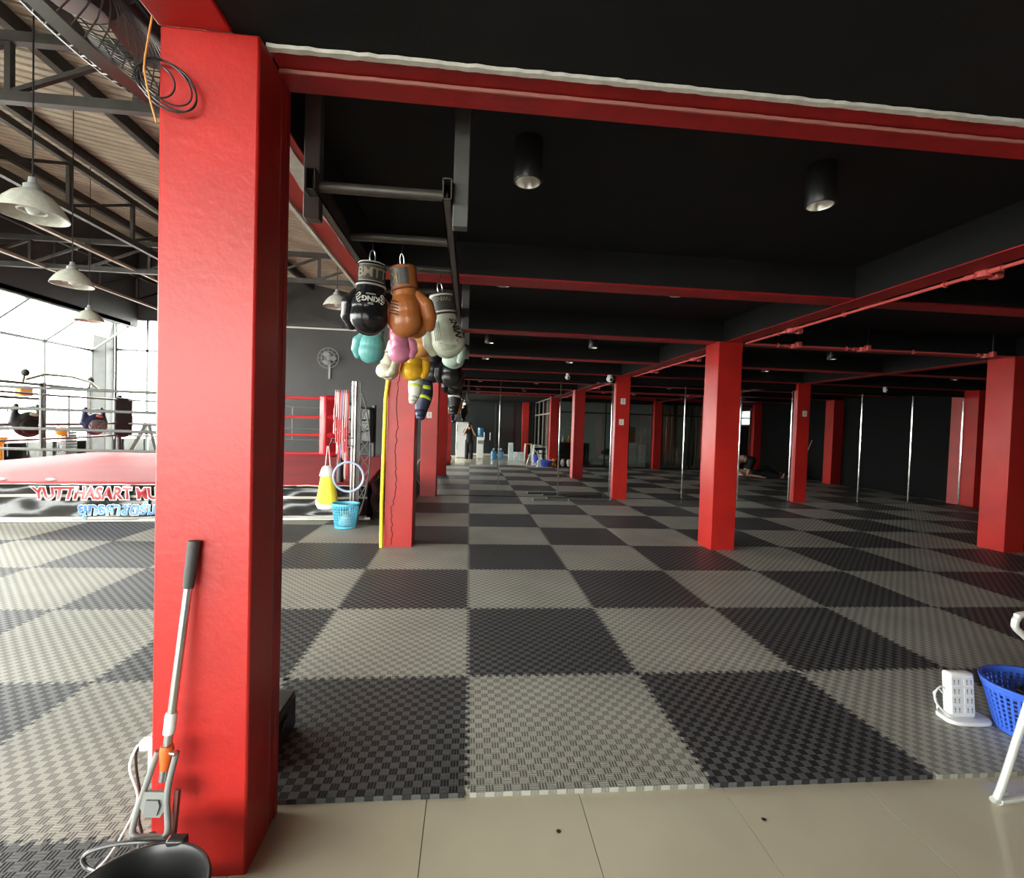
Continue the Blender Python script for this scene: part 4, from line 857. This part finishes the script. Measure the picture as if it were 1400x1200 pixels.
# ---------------------------------------------------------------- right foreground: chair, basket, power strip
ch = thing('folding_chair', 'white tube folding chair with dark panels at the tile edge', 'chair', (2.36, 0.06, 0))
TUBE = mat('pale_chair_tube', (0.70, 0.72, 0.66), 0.3, metal=0.3)
fl = -0.018
MB().tube([(-0.22, -0.06, fl+0.30+0.62), (-0.16, 0.0, 0.66), (-0.10, 0.02, 0.45)], 0.0125, 10)
def leg_u(y0, y1, x0, x1, ztop, name):
    MB().tube(curve([(x0+0.15, y0, ztop), (x0+0.03, y0, fl+0.06), (x0, y0, fl+0.022), (x0+0.03, y0, fl+0.0135), (x0+0.06, y0, fl+0.0135), (x0+0.5, y1, fl+0.0135), (x0+0.55, y1, fl+0.0135), (x0+0.58, y1, fl+0.022), (x0+0.56, y1, fl+0.06), (x0+0.42, y1, ztop)], 4), 0.0135, 12).build(name, TUBE, ch)
leg_u(-0.06, -0.02, -0.255, 0.3, 0.46, 'floor_loop')
MB().tube(curve([(0.44, 0.10, fl+0.013), (0.30, 0.10, 0.30), (0.16, 0.09, 0.46), (0.06, 0.08, 0.57), (-0.012, 0.08, 0.63), (-0.022, 0.08, 0.652), (-0.012, 0.08, 0.68), (0.03, 0.08, 0.695), (0.40, 0.08, 0.72), (0.46, 0.08, 0.70), (0.48, 0.08, 0.65), (0.50, 0.09, 0.46), (0.56, 0.10, fl+0.013)], 4), 0.0135, 12).build('back_loop', TUBE, ch)
MB().grid(lambda u, v: (0.03+0.42*u, 0.085-0.02*math.sin(math.pi*u), 0.585+0.10*v), 10, 5).build('backrest', mat('black_chair_panel', (0.016, 0.018, 0.02), 0.25), ch, solid=0.012)
MB().box((0.30, -0.05, 0.462), (0.40, 0.26, 0.03)).build('seat', MATS['black_chair_panel'], ch, 0.012)
bb = thing('storage_basket', 'royal blue perforated basket with clutter beside the folding chair', 'basket', (2.80, 0.385, 0.0))
basket(bb, 0.155, 0.215, 0.245, mat('royal_blue_plastic', (0.045, 0.13, 0.62), 0.35), 44, 9, 1.0, 0.85, 0.007)
def in_basket(name, lb, cat_, m, mb, loc, rot=(0, 0, 0)):
    o = mb.build(name, m, None, 0.006); o.location = loc; o.rotation_euler = rot; tag(o, lb, cat_)
in_basket('hair_dryer', 'black plastic gadget lying in the royal blue basket', 'gadget', BLACK, MB().box((0, 0, 0), (0.20, 0.10, 0.05)), (2.79, 0.37, 0.212), (R(10), R(-8), R(20)))
in_basket('hand_towel', 'dark grey cloth bundle in the royal blue basket', 'cloth', mat('dark_cloth', (0.06, 0.06, 0.07), 0.9), MB().ell((0, 0, 0), (0.125, 0.10, 0.084)), (2.80, 0.385, 0.097))
ps = thing('power_strip', 'white multi-socket power tower with a looped cord beside the blue basket', 'power strip', (2.525, 0.50, 0.0), (0, 0, R(-4)))
PM = Matrix.Rotation(R(-6), 4, 'X')
MB().box((0, 0, 0.13), (0.135, 0.05, 0.225), PM).build('housing', WHITE, ps, 0.014)
MB().prism([(0.02+0.115*math.copysign(abs(math.cos(a))**0.6, math.cos(a)), 0.065*math.copysign(abs(math.sin(a))**0.6, math.sin(a))) for a in [2*math.pi*k/32 for k in range(32)]], 0.002, 0.022).build('foot', WHITE, ps, 0.005)
for i in range(4):
    for j in range(2):
        sk = MB().box((-0.034+0.066*j, -0.0255, 0.06+0.046*i), (0.052, 0.003, 0.036), PM).build('socket', mat('socket_face', (0.74, 0.74, 0.70), 0.5), ps, 0.002)
        for k in (-1, 1): MB().box((-0.034+0.066*j+0.011*k, -0.0275, 0.064+0.046*i), (0.004, 0.002, 0.013), PM).box((-0.034+0.066*j+0.011*k, -0.0275, 0.051+0.046*i), (0.004, 0.002, 0.006), PM).build('slot', mat('slot_grey', (0.12, 0.12, 0.12), 0.5), sk, smooth=0)
MB().tube(curve([(-0.065, 0.02, 0.15), (-0.10, 0.01, 0.165), (-0.135, 0.0, 0.14), (-0.14, -0.01, 0.10), (-0.11, -0.015, 0.06), (-0.075, -0.02, 0.035), (-0.05, -0.02, 0.03)]), 0.0045, 8).build('cord', WHITE, ps)
MB().tube([(-0.065, 0.03, 0.12), (-0.10, 0.02, 0.15), (-0.125, 0.02, 0.13), (-0.12, 0.0, 0.075), (-0.13, -0.01, 0.06)], 0.004, 8).build('cord', WHITE, ps)
# screws and plugs in the tiles
for x, y in ((0.33, -0.03), (1.12, -0.02)):
    o = MB().lathe([(0, 0.003), (0.006, 0.002), (0.009, 0.0), (0.0, 0.0)], 12).build('floor_plug', STEEL); o.location = (x, y, -0.0198); tag(o, 'tiny metal plug set in a beige floor tile', 'plug', 'metal plugs in the beige tiles')

# ---------------------------------------------------------------- entrance and office (seen in the mirror)
DKFR = mat('black_aluminium', (0.02, 0.02, 0.021), 0.4, metal=0.3)
def screen(name, p0, p1, zs, nm, label, gl, fr=DKFR, w_=0.05):
    t = thing(name, label, 'glazing', (p0[0], p0[1], 0), kind='structure'); d = Vector((p1[0]-p0[0], p1[1]-p0[1], 0))
    for k in range(nm+1): MB().bar(d*(k/nm)+Vector((0, 0, zs[0])), d*(k/nm)+Vector((0, 0, zs[-1])), w_, w_).build('mullion', fr, t, smooth=0)
    for z in zs: MB().bar(Vector((0, 0, z)), d+Vector((0, 0, z)), w_, w_).build('rail', fr, t, smooth=0)
    for k in range(nm):
        for z0, z1 in zip(zs[:-1], zs[1:]):
            a = d*(k/nm); b_ = d*((k+1)/nm); z0_ = Vector((0, 0, z0)); z1_ = Vector((0, 0, z1))
            MB().add([a+z0_, b_+z0_, b_+z1_, a+z1_], [(0, 1, 2, 3)]).build('pane', gl, t, smooth=0, solid=0.008)
    return t
slab('wall_entrance', -1.0, 3.3, -5.35, -5.2, -0.03, 2.7, mat('dark_panel', (0.03, 0.032, 0.032), 0.3), 'dark panelled wall behind the entrance doors', 'wall')
d1 = thing('door_1', 'pair of smoked glass entrance doors with steel pull handles', 'door', (0.0, -5.15, 0), kind='structure')
for k in range(5):
    x = -0.6+0.9*k; MB().box((x, 0, 1.25), (0.05, 0.05, 2.5)).build('mullion', DKFR if k % 2 else STEEL_GR, d1)
for k in range(4): MB().box((-0.15+0.9*k, 0, 1.25), (0.85, 0.02, 2.45)).build('pane', mat('smoked_door_glass', (0.035, 0.04, 0.04), 0.06), d1)
for x in (0.68, 0.96): MB().cyl((x, 0.06, 0.75), (x, 0.06, 1.12), 0.016, 10).build('handle', STEEL, d1)
MB().box((1.2, 0.02, 0.05), (3.7, 0.03, 0.10)).build('threshold', OFFWHITE, d1)
screen('window_5', (3.1, -4.9), (3.1, -0.16), (0.0, 2.0, 2.6), 4, 'glazed side screen between entrance and office', CLEAR2, mat('pale_aluminium', (0.55, 0.55, 0.50), 0.35, metal=0.6))
screen('window_6', (3.28, -0.05), (6.95, -0.05), (0.0, 2.05, 2.6), 4, 'black framed office glazing beside the curtain', CLEAR2)
screen('window_7', (7.25, -0.05), (10.95, -0.05), (0.0, 2.05, 2.6), 3, 'black framed glazing in front of the beige curtain', CLEAR2)
slab('wall_office', 3.3, 11.25, -3.1, -3.0, -0.03, 2.6, mat('office_wall', (0.42, 0.43, 0.40), 0.7), 'pale grey wall inside the office', 'wall')
o = slab('floor_office', 3.15, 11.25, -3.0, -0.1, -0.03, -0.012, mat('office_floor', (0.12, 0.12, 0.115), 0.4), 'dark floor of the office behind the glazing', 'floor')
slab('wall_header', 3.28, 10.95, -0.10, 0.0, 2.46, 2.6, BLK_CEIL, 'black header band above the office glazing', 'wall')
def cabinet(x, w_, h, label, drawers):
    t = thing('office_cabinet', label, 'cabinet', (x, -0.80, 0)); MB().box((0, 0, h/2-0.01), (w_, 0.42, h)).build('carcass', WHITE, t, 0.004)
    if drawers:
        for k in range(drawers): d = MB().box((0, 0.215, 0.09+k*(h-0.1)/drawers), (w_-0.04, 0.02, (h-0.1)/drawers-0.02)).build('drawer', WHITE, t, 0.003); MB().box((0, 0.23, 0.09+k*(h-0.1)/drawers+0.05), (0.12, 0.015, 0.012)).build('handle', STEEL, d)
    else:
        d = MB().box((0, 0.215, h/2), (w_-0.03, 0.02, h-0.06)).build('door', mat('mint_white', (0.66, 0.74, 0.66), 0.4), t, 0.003); MB().box((w_/2-0.06, 0.23, h/2), (0.012, 0.015, 0.14)).build('handle', STEEL, d)
cabinet(6.30, 0.62, 0.95, 'white cabinet with a single door inside the office', 0)
cabinet(6.78, 0.33, 0.90, 'narrow white chest of drawers inside the office', 5)
o = MB().box((0, 0, 0), (0.62, 0.02, 0.62)).build('cork_board', mat('brown_board', (0.22, 0.11, 0.05), 0.8)); o.location = (6.28, -0.88, 1.26); tag(o, 'brown board standing on the white cabinet', 'board')
tr = thing('racket', 'pale badminton racket standing on the chest of drawers', 'racket', (6.80, -0.76, 0.90)); MB().torus((0, 0, 0.46), 0.10, 0.008, axis='Y').build('hoop', STEEL, tr); MB().cyl((0, 0, 0), (0, 0, 0.36), 0.012, 8).build('shaft', OFFWHITE, tr)
for k in range(-3, 4): MB().cyl((k*0.026, 0, 0.46-math.sqrt(0.01-(k*0.026)**2)), (k*0.026, 0, 0.46+math.sqrt(0.01-(k*0.026)**2)), 0.0015, 4).build('string', OFFWHITE, tr)
# curtain
cu = MB().grid(lambda u, v: (7.35+2.5*u if u < 0.36 or u > 0.58 else 7.35+2.5*(0.36 if u < 0.47 else 0.58), -0.95+0.045*math.sin(u*150)+0.02*math.sin(u*61+2*v), 0.06+2.45*v), 240, 4).build('curtain', mat('beige_curtain', (0.42, 0.37, 0.28), 0.9), solid=0.004); tag(cu, 'beige pleated curtain hanging behind the office glazing', 'curtain')
# shelf, cushions, small things in the first office bay
sh = thing('low_shelf', 'dark low shelf inside the office glazing', 'shelf', (4.0, -0.75, 0)); MB().box((0, 0, 0.86), (1.3, 0.4, 0.04)).build('top', BLACK, sh); MB().box((0, -0.18, 0.42), (1.3, 0.03, 0.84)).build('back', BLACK, sh)
for x in (-0.63, 0.63): MB().box((x, 0, 0.42), (0.03, 0.4, 0.86)).build('side', BLACK, sh)
for x, z, lb in ((5.1, 0.10, 'large white cushion on the office floor'), (5.35, 0.32, 'white cushion on top of the large one')):
    o = obj('cushion', blob('cushion', [('e', (0, 0, 0), (0.36 if z < 0.2 else 0.26, 0.25, 0.10))], 0.02, 2), WHITE); o.location = (x, -0.75, z); tag(o, lb, 'cushion')
o = obj('kit_bag', blob('kit_bag', [('e', (0, 0, 0), (0.22, 0.2, 0.11)), ('e', (0.05, 0, 0.09), (0.14, 0.14, 0.06))], 0.02, 3), BLACK); o.location = (5.4, -0.75, 0.535); tag(o, 'black kit bag on the white cushions', 'bag')
for k, (x, c, nm) in enumerate(((3.42, (0.62, 0.6, 0.55), 'white'), (3.64, (0.6, 0.58, 0.5), 'cream'), (3.87, (0.85, 0.45, 0.02), 'amber yellow'))):
    o = obj('boxing_glove', blob('boxing_glove', [('e', (0, 0, 0.09), (0.08, 0.09, 0.085)), ('l', [(0, 0, 0.14), (0, 0, 0.24)], [0.055, 0.05]), ('e', (0.07, 0.03, 0.09), (0.03, 0.035, 0.06))], 0.012, 4), mat('leather_shelf_'+nm.split()[0], c, 0.4)); o.location = (x, -0.7, 0.872); tag(o, nm+' boxing glove lying on the dark office shelf', 'boxing glove')
wd = thing('window_8', 'small bright window at the end of the office', 'window', (11.235, -0.87, 0), (0, 0, R(90)), kind='structure'); MB().box((0, 0, 2.09), (0.62, 0.03, 0.64)).build('frame', mat('pink_frame', (0.5, 0.22, 0.2), 0.6), wd); MB().box((0, 0.02, 2.09), (0.50, 0.012, 0.52)).build('pane', mat('bright_blind', (0.85, 0.9, 0.92), 0.8, emit=5.0), wd)
# fridge
fr = thing('refrigerator', 'white two-door refrigerator at the rear of the entrance', 'refrigerator', (-0.32, -3.75, -0.02))
MB().box((0, -0.02, 0.80), (0.60, 0.58, 1.56)).build('cabinet', WHITE, fr, 0.015)
for z0, z1 in ((0.06, 1.02), (1.04, 1.57)):
    d = MB().box((0, 0.29, (z0+z1)/2), (0.59, 0.05, z1-z0)).build('door', mat('fridge_door', (0.78, 0.80, 0.80), 0.25), fr, 0.012); MB().box((-0.26, 0.325, (z0+z1)/2), (0.025, 0.02, 0.3)).build('handle', GREYP, d, 0.004)
for x in (-0.25, 0.25): MB().box((x, 0.1, 0.012), (0.05, 0.05, 0.026)).build('foot', BLACK, fr)
# dispenser and bottles
WB = mat('blue_bottle', (0.10, 0.33, 0.55), 0.15, trans=0.4)
def bottle_mesh(): return MB().lathe([(0, 0), (0.13, 0.0), (0.136, 0.02), (0.13, 0.06), (0.136, 0.10), (0.13, 0.14), (0.136, 0.18), (0.13, 0.24), (0.136, 0.30), (0.12, 0.35), (0.05, 0.40), (0.035, 0.41), (0.035, 0.45), (0, 0.45)], 24).mesh('body', 50)
wd_ = thing('water_dispenser', 'white floor-standing water dispenser with a blue bottle on top', 'dispenser', (0.46, -3.55, -0.02))
MB().box((0, 0, 0.48), (0.30, 0.30, 0.93)).build('body', WHITE, wd_, 0.02); MB().box((0, 0.152, 0.72), (0.24, 0.01, 0.16)).build('tap_panel', GREYP, wd_, 0.004)
for x in (-0.05, 0.05): MB().box((x, 0.17, 0.74), (0.025, 0.04, 0.03)).build('tap', RUBBER, wd_)
bm_ = bottle_mesh(); obj('bottle', bm_, WB, wd_).matrix_local = Matrix.Translation((0, 0, 1.36)) @ Matrix.Rotation(R(180), 4, 'X')
for k, x in enumerate((1.05, 1.36)):
    t = thing('water_bottle', 'large blue water bottle on the tiles, the one nearer '+('the dispenser', 'the storage boxes')[k], 'bottle', (x, -3.05, -0.02), group='blue water bottles on the tiles'); obj('body', bm_, WB, t); MB().cyl((0, 0, 0.44), (0, 0, 0.475), 0.04, 14).build('cap', WHITE, t)
for x, y, n in ((1.75, -2.6, 4), (1.965, -2.5, 2), (2.175, -2.45, 2)):
    for k in range(n):
        lv = ('bottom', 'second', 'third', 'top')[k if n == 4 else k*3]; sk_ = 'the tall stack by the water bottles' if n == 4 else ('the low stack beside the tall one' if x < 2.1 else 'the low stack beside the orange stool')
        t = thing('storage_box', 'clear lidded storage box, '+lv+' one of '+sk_, 'box', (x, y, -0.02+0.19*k), group='clear storage boxes in stacks'); MB().box((0, 0, 0.085), (0.19, 0.26, 0.165)).build('tub', mat('frosted_plastic', (0.60, 0.70, 0.72), 0.3), t, 0.01); MB().box((0, 0, 0.176), (0.2, 0.27, 0.024)).build('lid', WHITE, t, 0.006)
def stool(x, y, h, m, label):
    t = thing('plastic_stool', label, 'stool', (x, y, -0.02)); MB().box((0, 0, h-0.012), (0.32, 0.32, 0.024)).build('seat', m, t, 0.01)
    for a in (-1, 1):
        for b_ in (-1, 1): MB().bar((a*0.17, b_*0.17, 0), (a*0.13, b_*0.13, h-0.02), 0.03, 0.03).build('leg', OFFWHITE, t)
stool(2.48, -2.42, 0.75, ORG, 'orange topped plastic stool at the entrance'); stool(2.80, -2.0, 0.72, OFFWHITE, 'white plastic stool at the entrance')
t = thing('waste_bin', 'blue waste bin on the entrance tiles', 'bin', (2.68, -1.35, -0.02)); MB().lathe([(0, 0), (0.10, 0), (0.13, 0.34), (0.14, 0.35), (0.125, 0.35), (0.095, 0.02), (0, 0.02)], 24).build('body', mat('bin_blue', (0.04, 0.08, 0.45), 0.4), t); MB().torus((0, 0, 0.35), 0.133, 0.007).build('rim', MATS['bin_blue'], t)
tb = thing('toy_bear', 'small orange plush toy by the entrance column', 'toy', (3.12, 0.30, 0.0)); obj('body', blob('body', [('e', (0, 0, 0.09), (0.08, 0.07, 0.09)), ('e', (0, 0.01, 0.22), (0.07, 0.065, 0.065)), ('e', (-0.06, 0, 0.28), (0.025, 0.02, 0.025)), ('e', (0.06, 0, 0.28), (0.025, 0.02, 0.025)), ('e', (-0.06, 0.06, 0.04), (0.03, 0.05, 0.03)), ('e', (0.06, 0.06, 0.04), (0.03, 0.05, 0.03))], 0.012, 4), ORG, tb); MB().ell((0, 0.075, 0.20), (0.03, 0.02, 0.022)).build('muzzle', OFFWHITE, tb)
for x in (3.45, 3.68):
    o = obj('focus_mitt', blob('focus_mitt', [('e', (0, 0, 0.16), (0.09, 0.04, 0.13)), ('e', (0, 0.03, 0.08), (0.07, 0.05, 0.07))], 0.012, 4), WHITE); o.location = (x, 0.25, -0.004); tag(o, 'white training mitt standing at the foot of the office glazing', 'mitt', 'white training mitts')

# ---------------------------------------------------------------- people
SKIN = mat('skin', (0.52, 0.29, 0.19), 0.5); SKIN2 = mat('skin_pale', (0.62, 0.36, 0.27), 0.5); HAIR = mat('dark_hair', (0.012, 0.010, 0.009), 0.5)
CLOTH_B = mat('black_cotton', (0.012, 0.012, 0.014), 0.85, bump=0.2, bscale=40)
def fingers(wrist, tip_dir, side, palm_n, s=1.0):
    """five short finger limbs from a palm at wrist"""
    w0 = Vector(wrist); d = Vector(tip_dir).normalized(); sd = Vector(side).normalized(); pn = Vector(palm_n).normalized(); out = []
    out.append(('e', tuple(w0+d*0.045*s), (0.034*s, 0.03*s, 0.045*s)))
    for k, L in enumerate((0.062, 0.072, 0.068, 0.052)):
        b_ = w0+d*0.075*s+sd*(0.026-0.0175*k)*s; m_ = b_+d*L*0.5*s+pn*0.008*s; e = b_+d*L*0.8*s+pn*0.028*s
        out.append(('l', [tuple(b_), tuple(m_), tuple(e)], [0.009*s, 0.0085*s, 0.007*s]))
    b_ = w0+d*0.03*s+sd*0.035*s; out.append(('l', [tuple(b_), tuple(b_+d*0.03*s+sd*0.02*s), tuple(b_+d*0.055*s+sd*0.015*s+pn*0.015*s)], [0.011*s, 0.010*s, 0.008*s]))
    return out
ph = thing('person', 'person in black shirt and wide black trousers photographing the room', 'person', (-0.03, -2.12, -0.02))
body = [('e', (0, 0.07, 1.46), (0.075, 0.09, 0.105)), ('l', [(0, 0.03, 1.28), (0, 0.05, 1.40)], [0.05, 0.048]), ('l', [(0, 0, 1.18), (0, 0, 0.95), (0, 0, 0.84)], [0.115, 0.10, 0.115]), ('l', [(-0.14, 0, 1.25), (0.14, 0, 1.25)], [0.06, 0.06])]
for s in (-1, 1):
    body += [('l', [(s*0.08, 0, 0.82), (s*0.09, 0.015, 0.45), (s*0.09, -0.01, 0.09)], [0.085, 0.052, 0.036]), ('l', [(s*0.09, -0.03, 0.035), (s*0.10, 0.12, 0.028)], [0.035, 0.028]),
             ('l', [(s*0.155, 0, 1.25), (s*0.235, 0.16, 1.07), (s*0.085, 0.36, 1.37)], [0.045, 0.038, 0.026])]
    body += fingers((s*0.082, 0.365, 1.375), (-s*0.25, 0.15, 1.0), (0, 1, 0) if s > 0 else (0, 1, 0), (-s, 0, 0), 0.85)
    body.append(('e', (s*0.075, 0.07, 1.455), (0.012, 0.02, 0.028)))
body.append(('e', (0, 0.165, 1.445), (0.012, 0.016, 0.018)))
obj('body', blob('body', body, 0.0085, 3), SKIN, ph)
for s in (-1, 1): MB().ell((s*0.028, 0.152, 1.468), (0.012, 0.006, 0.006), None, 10, 6).build('eye', HAIR, ph)
MB().ell((0, 0.155, 1.405), (0.022, 0.006, 0.006), None, 10, 6).build('mouth', mat('lips', (0.40, 0.13, 0.11), 0.5), ph)
obj('hair', blob('hair', [('e', (0, 0.045, 1.495), (0.088, 0.10, 0.088)), ('e', (0, -0.02, 1.42), (0.075, 0.06, 0.11))], 0.011, 3), HAIR, ph)
shirt = [('l', [(0, 0, 1.18), (0, 0, 0.95), (0, 0, 0.80)], [0.135, 0.135, 0.15]), ('l', [(-0.13, 0, 1.25), (0.13, 0, 1.25)], [0.075, 0.075])]
for s in (-1, 1): shirt.append(('l', [(s*0.15, 0, 1.25), (s*0.215, 0.11, 1.13)], [0.066, 0.066]))
obj('shirt', blob('shirt', shirt, 0.013, 3), CLOTH_B, ph)
tro = [('l', [(0, 0, 0.86), (0, 0, 0.78)], [0.14, 0.13])]
for s in (-1, 1): tro.append(('l', [(s*0.075, 0, 0.80), (s*0.09, 0.01, 0.45), (s*0.095, 0, 0.10)], [0.10, 0.088, 0.082]))
obj('trousers', blob('trousers', tro, 0.013, 3), CLOTH_B, ph)
o = thing('phone', 'dark phone held up in both hands of the person in black', 'phone', (-0.032, -1.705, 1.425)); MB().box((0, 0, 0), (0.074, 0.008, 0.15)).build('case', BLACK, o, 0.003); MB().box((0, -0.0045, 0), (0.068, 0.001, 0.142)).build('screen', mat('phone_screen', (0.03, 0.03, 0.035), 0.1), o); MB().cyl((0.02, 0.004, 0.055), (0.02, 0.007, 0.055), 0.009, 14).build('lens', CHROME, o)

# two people sparring on the ground
def figure(name, label, cat_, parts, shorts, hair, loc, rz):
    t = thing('person', label, 'person', loc, (0, 0, rz)); obj('body', blob('body', parts, 0.013, 4), SKIN2, t)
    obj('shorts', blob('shorts', shorts, 0.018, 3), CLOTH_B, t); obj('hair', blob('hair', hair, 0.014, 3), HAIR, t); return t
top = [('l', [(-0.15, 0, 0.55), (0.05, 0, 0.60), (0.25, 0, 0.52)], [0.13, 0.125, 0.14]), ('l', [(0.3, 0, 0.5), (0.40, 0, 0.46)], [0.06, 0.055]), ('e', (0.47, 0, 0.44), (0.11, 0.08, 0.09)), ('e', (0.52, 0, 0.37), (0.02, 0.015, 0.02))]
for s in (-1, 1):
    top += [('l', [(0.27, s*0.17, 0.5), (0.34, s*0.27, 0.28), (0.50, s*0.25, 0.06)], [0.055, 0.045, 0.032]), ('l', [(-0.2, s*0.1, 0.5), (-0.05, s*0.32, 0.09), (-0.44, s*0.34, 0.06)], [0.09, 0.06, 0.04]), ('l', [(-0.44, s*0.34, 0.05), (-0.58, s*0.34, 0.035)], [0.038, 0.026])]
    top += fingers((0.50, s*0.25, 0.035), (1, 0, 0.05), (0, -s, 0), (0, 0, -1), 1.0)
figure('person', 'bare-chested person in black shorts kneeling over a sparring partner', 'person', top, [('l', [(-0.22, 0, 0.55), (-0.1, 0, 0.56)], [0.15, 0.15])]+[('l', [(-0.2, s*0.1, 0.5), (-0.12, s*0.22, 0.32)], [0.115, 0.095]) for s in (-1, 1)], [('e', (0.455, 0, 0.475), (0.12, 0.09, 0.085))], (9.2, 2.45, 0.0), R(200))
low = [('l', [(-0.25, 0, 0.12), (0.05, 0, 0.13), (0.28, 0, 0.13)], [0.12, 0.115, 0.12]), ('l', [(0.35, 0, 0.13), (0.42, 0, 0.12)], [0.055, 0.05]), ('e', (0.52, 0, 0.12), (0.11, 0.085, 0.09)), ('e', (0.53, 0, 0.215), (0.02, 0.014, 0.018))]
for s in (-1, 1):
    low += [('l', [(0.27, s*0.17, 0.13), (0.12, s*0.40, 0.09), (0.28, s*0.44, 0.27)], [0.05, 0.042, 0.03]), ('l', [(-0.32, s*0.1, 0.12), (-0.72, s*0.16, 0.14 if s < 0 else 0.34), (-1.12, s*0.2, 0.06)], [0.085, 0.058, 0.038]), ('l', [(-1.12, s*0.2, 0.045), (-1.16, s*0.22, 0.18)], [0.036, 0.026])]
    low += fingers((0.28, s*0.44, 0.28), (0.15, -s*0.5, 1), (1, 0, 0), (0, -s, 0), 1.0)
figure('person', 'bare-chested person in black trousers lying on their back on the mats', 'person', low, [('l', [(-0.36, 0, 0.13), (-0.25, 0, 0.13)], [0.14, 0.135])]+[('l', [(-0.32, s*0.1, 0.13), (-0.72, s*0.16, 0.14 if s < 0 else 0.34), (-1.02, s*0.19, 0.10 if s < 0 else 0.14)], [0.11, 0.085, 0.07]) for s in (-1, 1)], [('e', (0.56, 0, 0.115), (0.105, 0.092, 0.095))], (9.2, 2.45, 0.0), R(200))
br = thing('broom', 'pale wooden broom leaning against the black side wall', 'broom', (10.75, 2.9, 0)); MB().cyl((0, 0, 0.05), (0.45, 0.05, 1.3), 0.013, 10).build('handle', mat('pale_wood', (0.5, 0.4, 0.27), 0.6), br); MB().box((-0.01, 0, 0.06), (0.06, 0.3, 0.12)).build('bristles', BLACK, br)
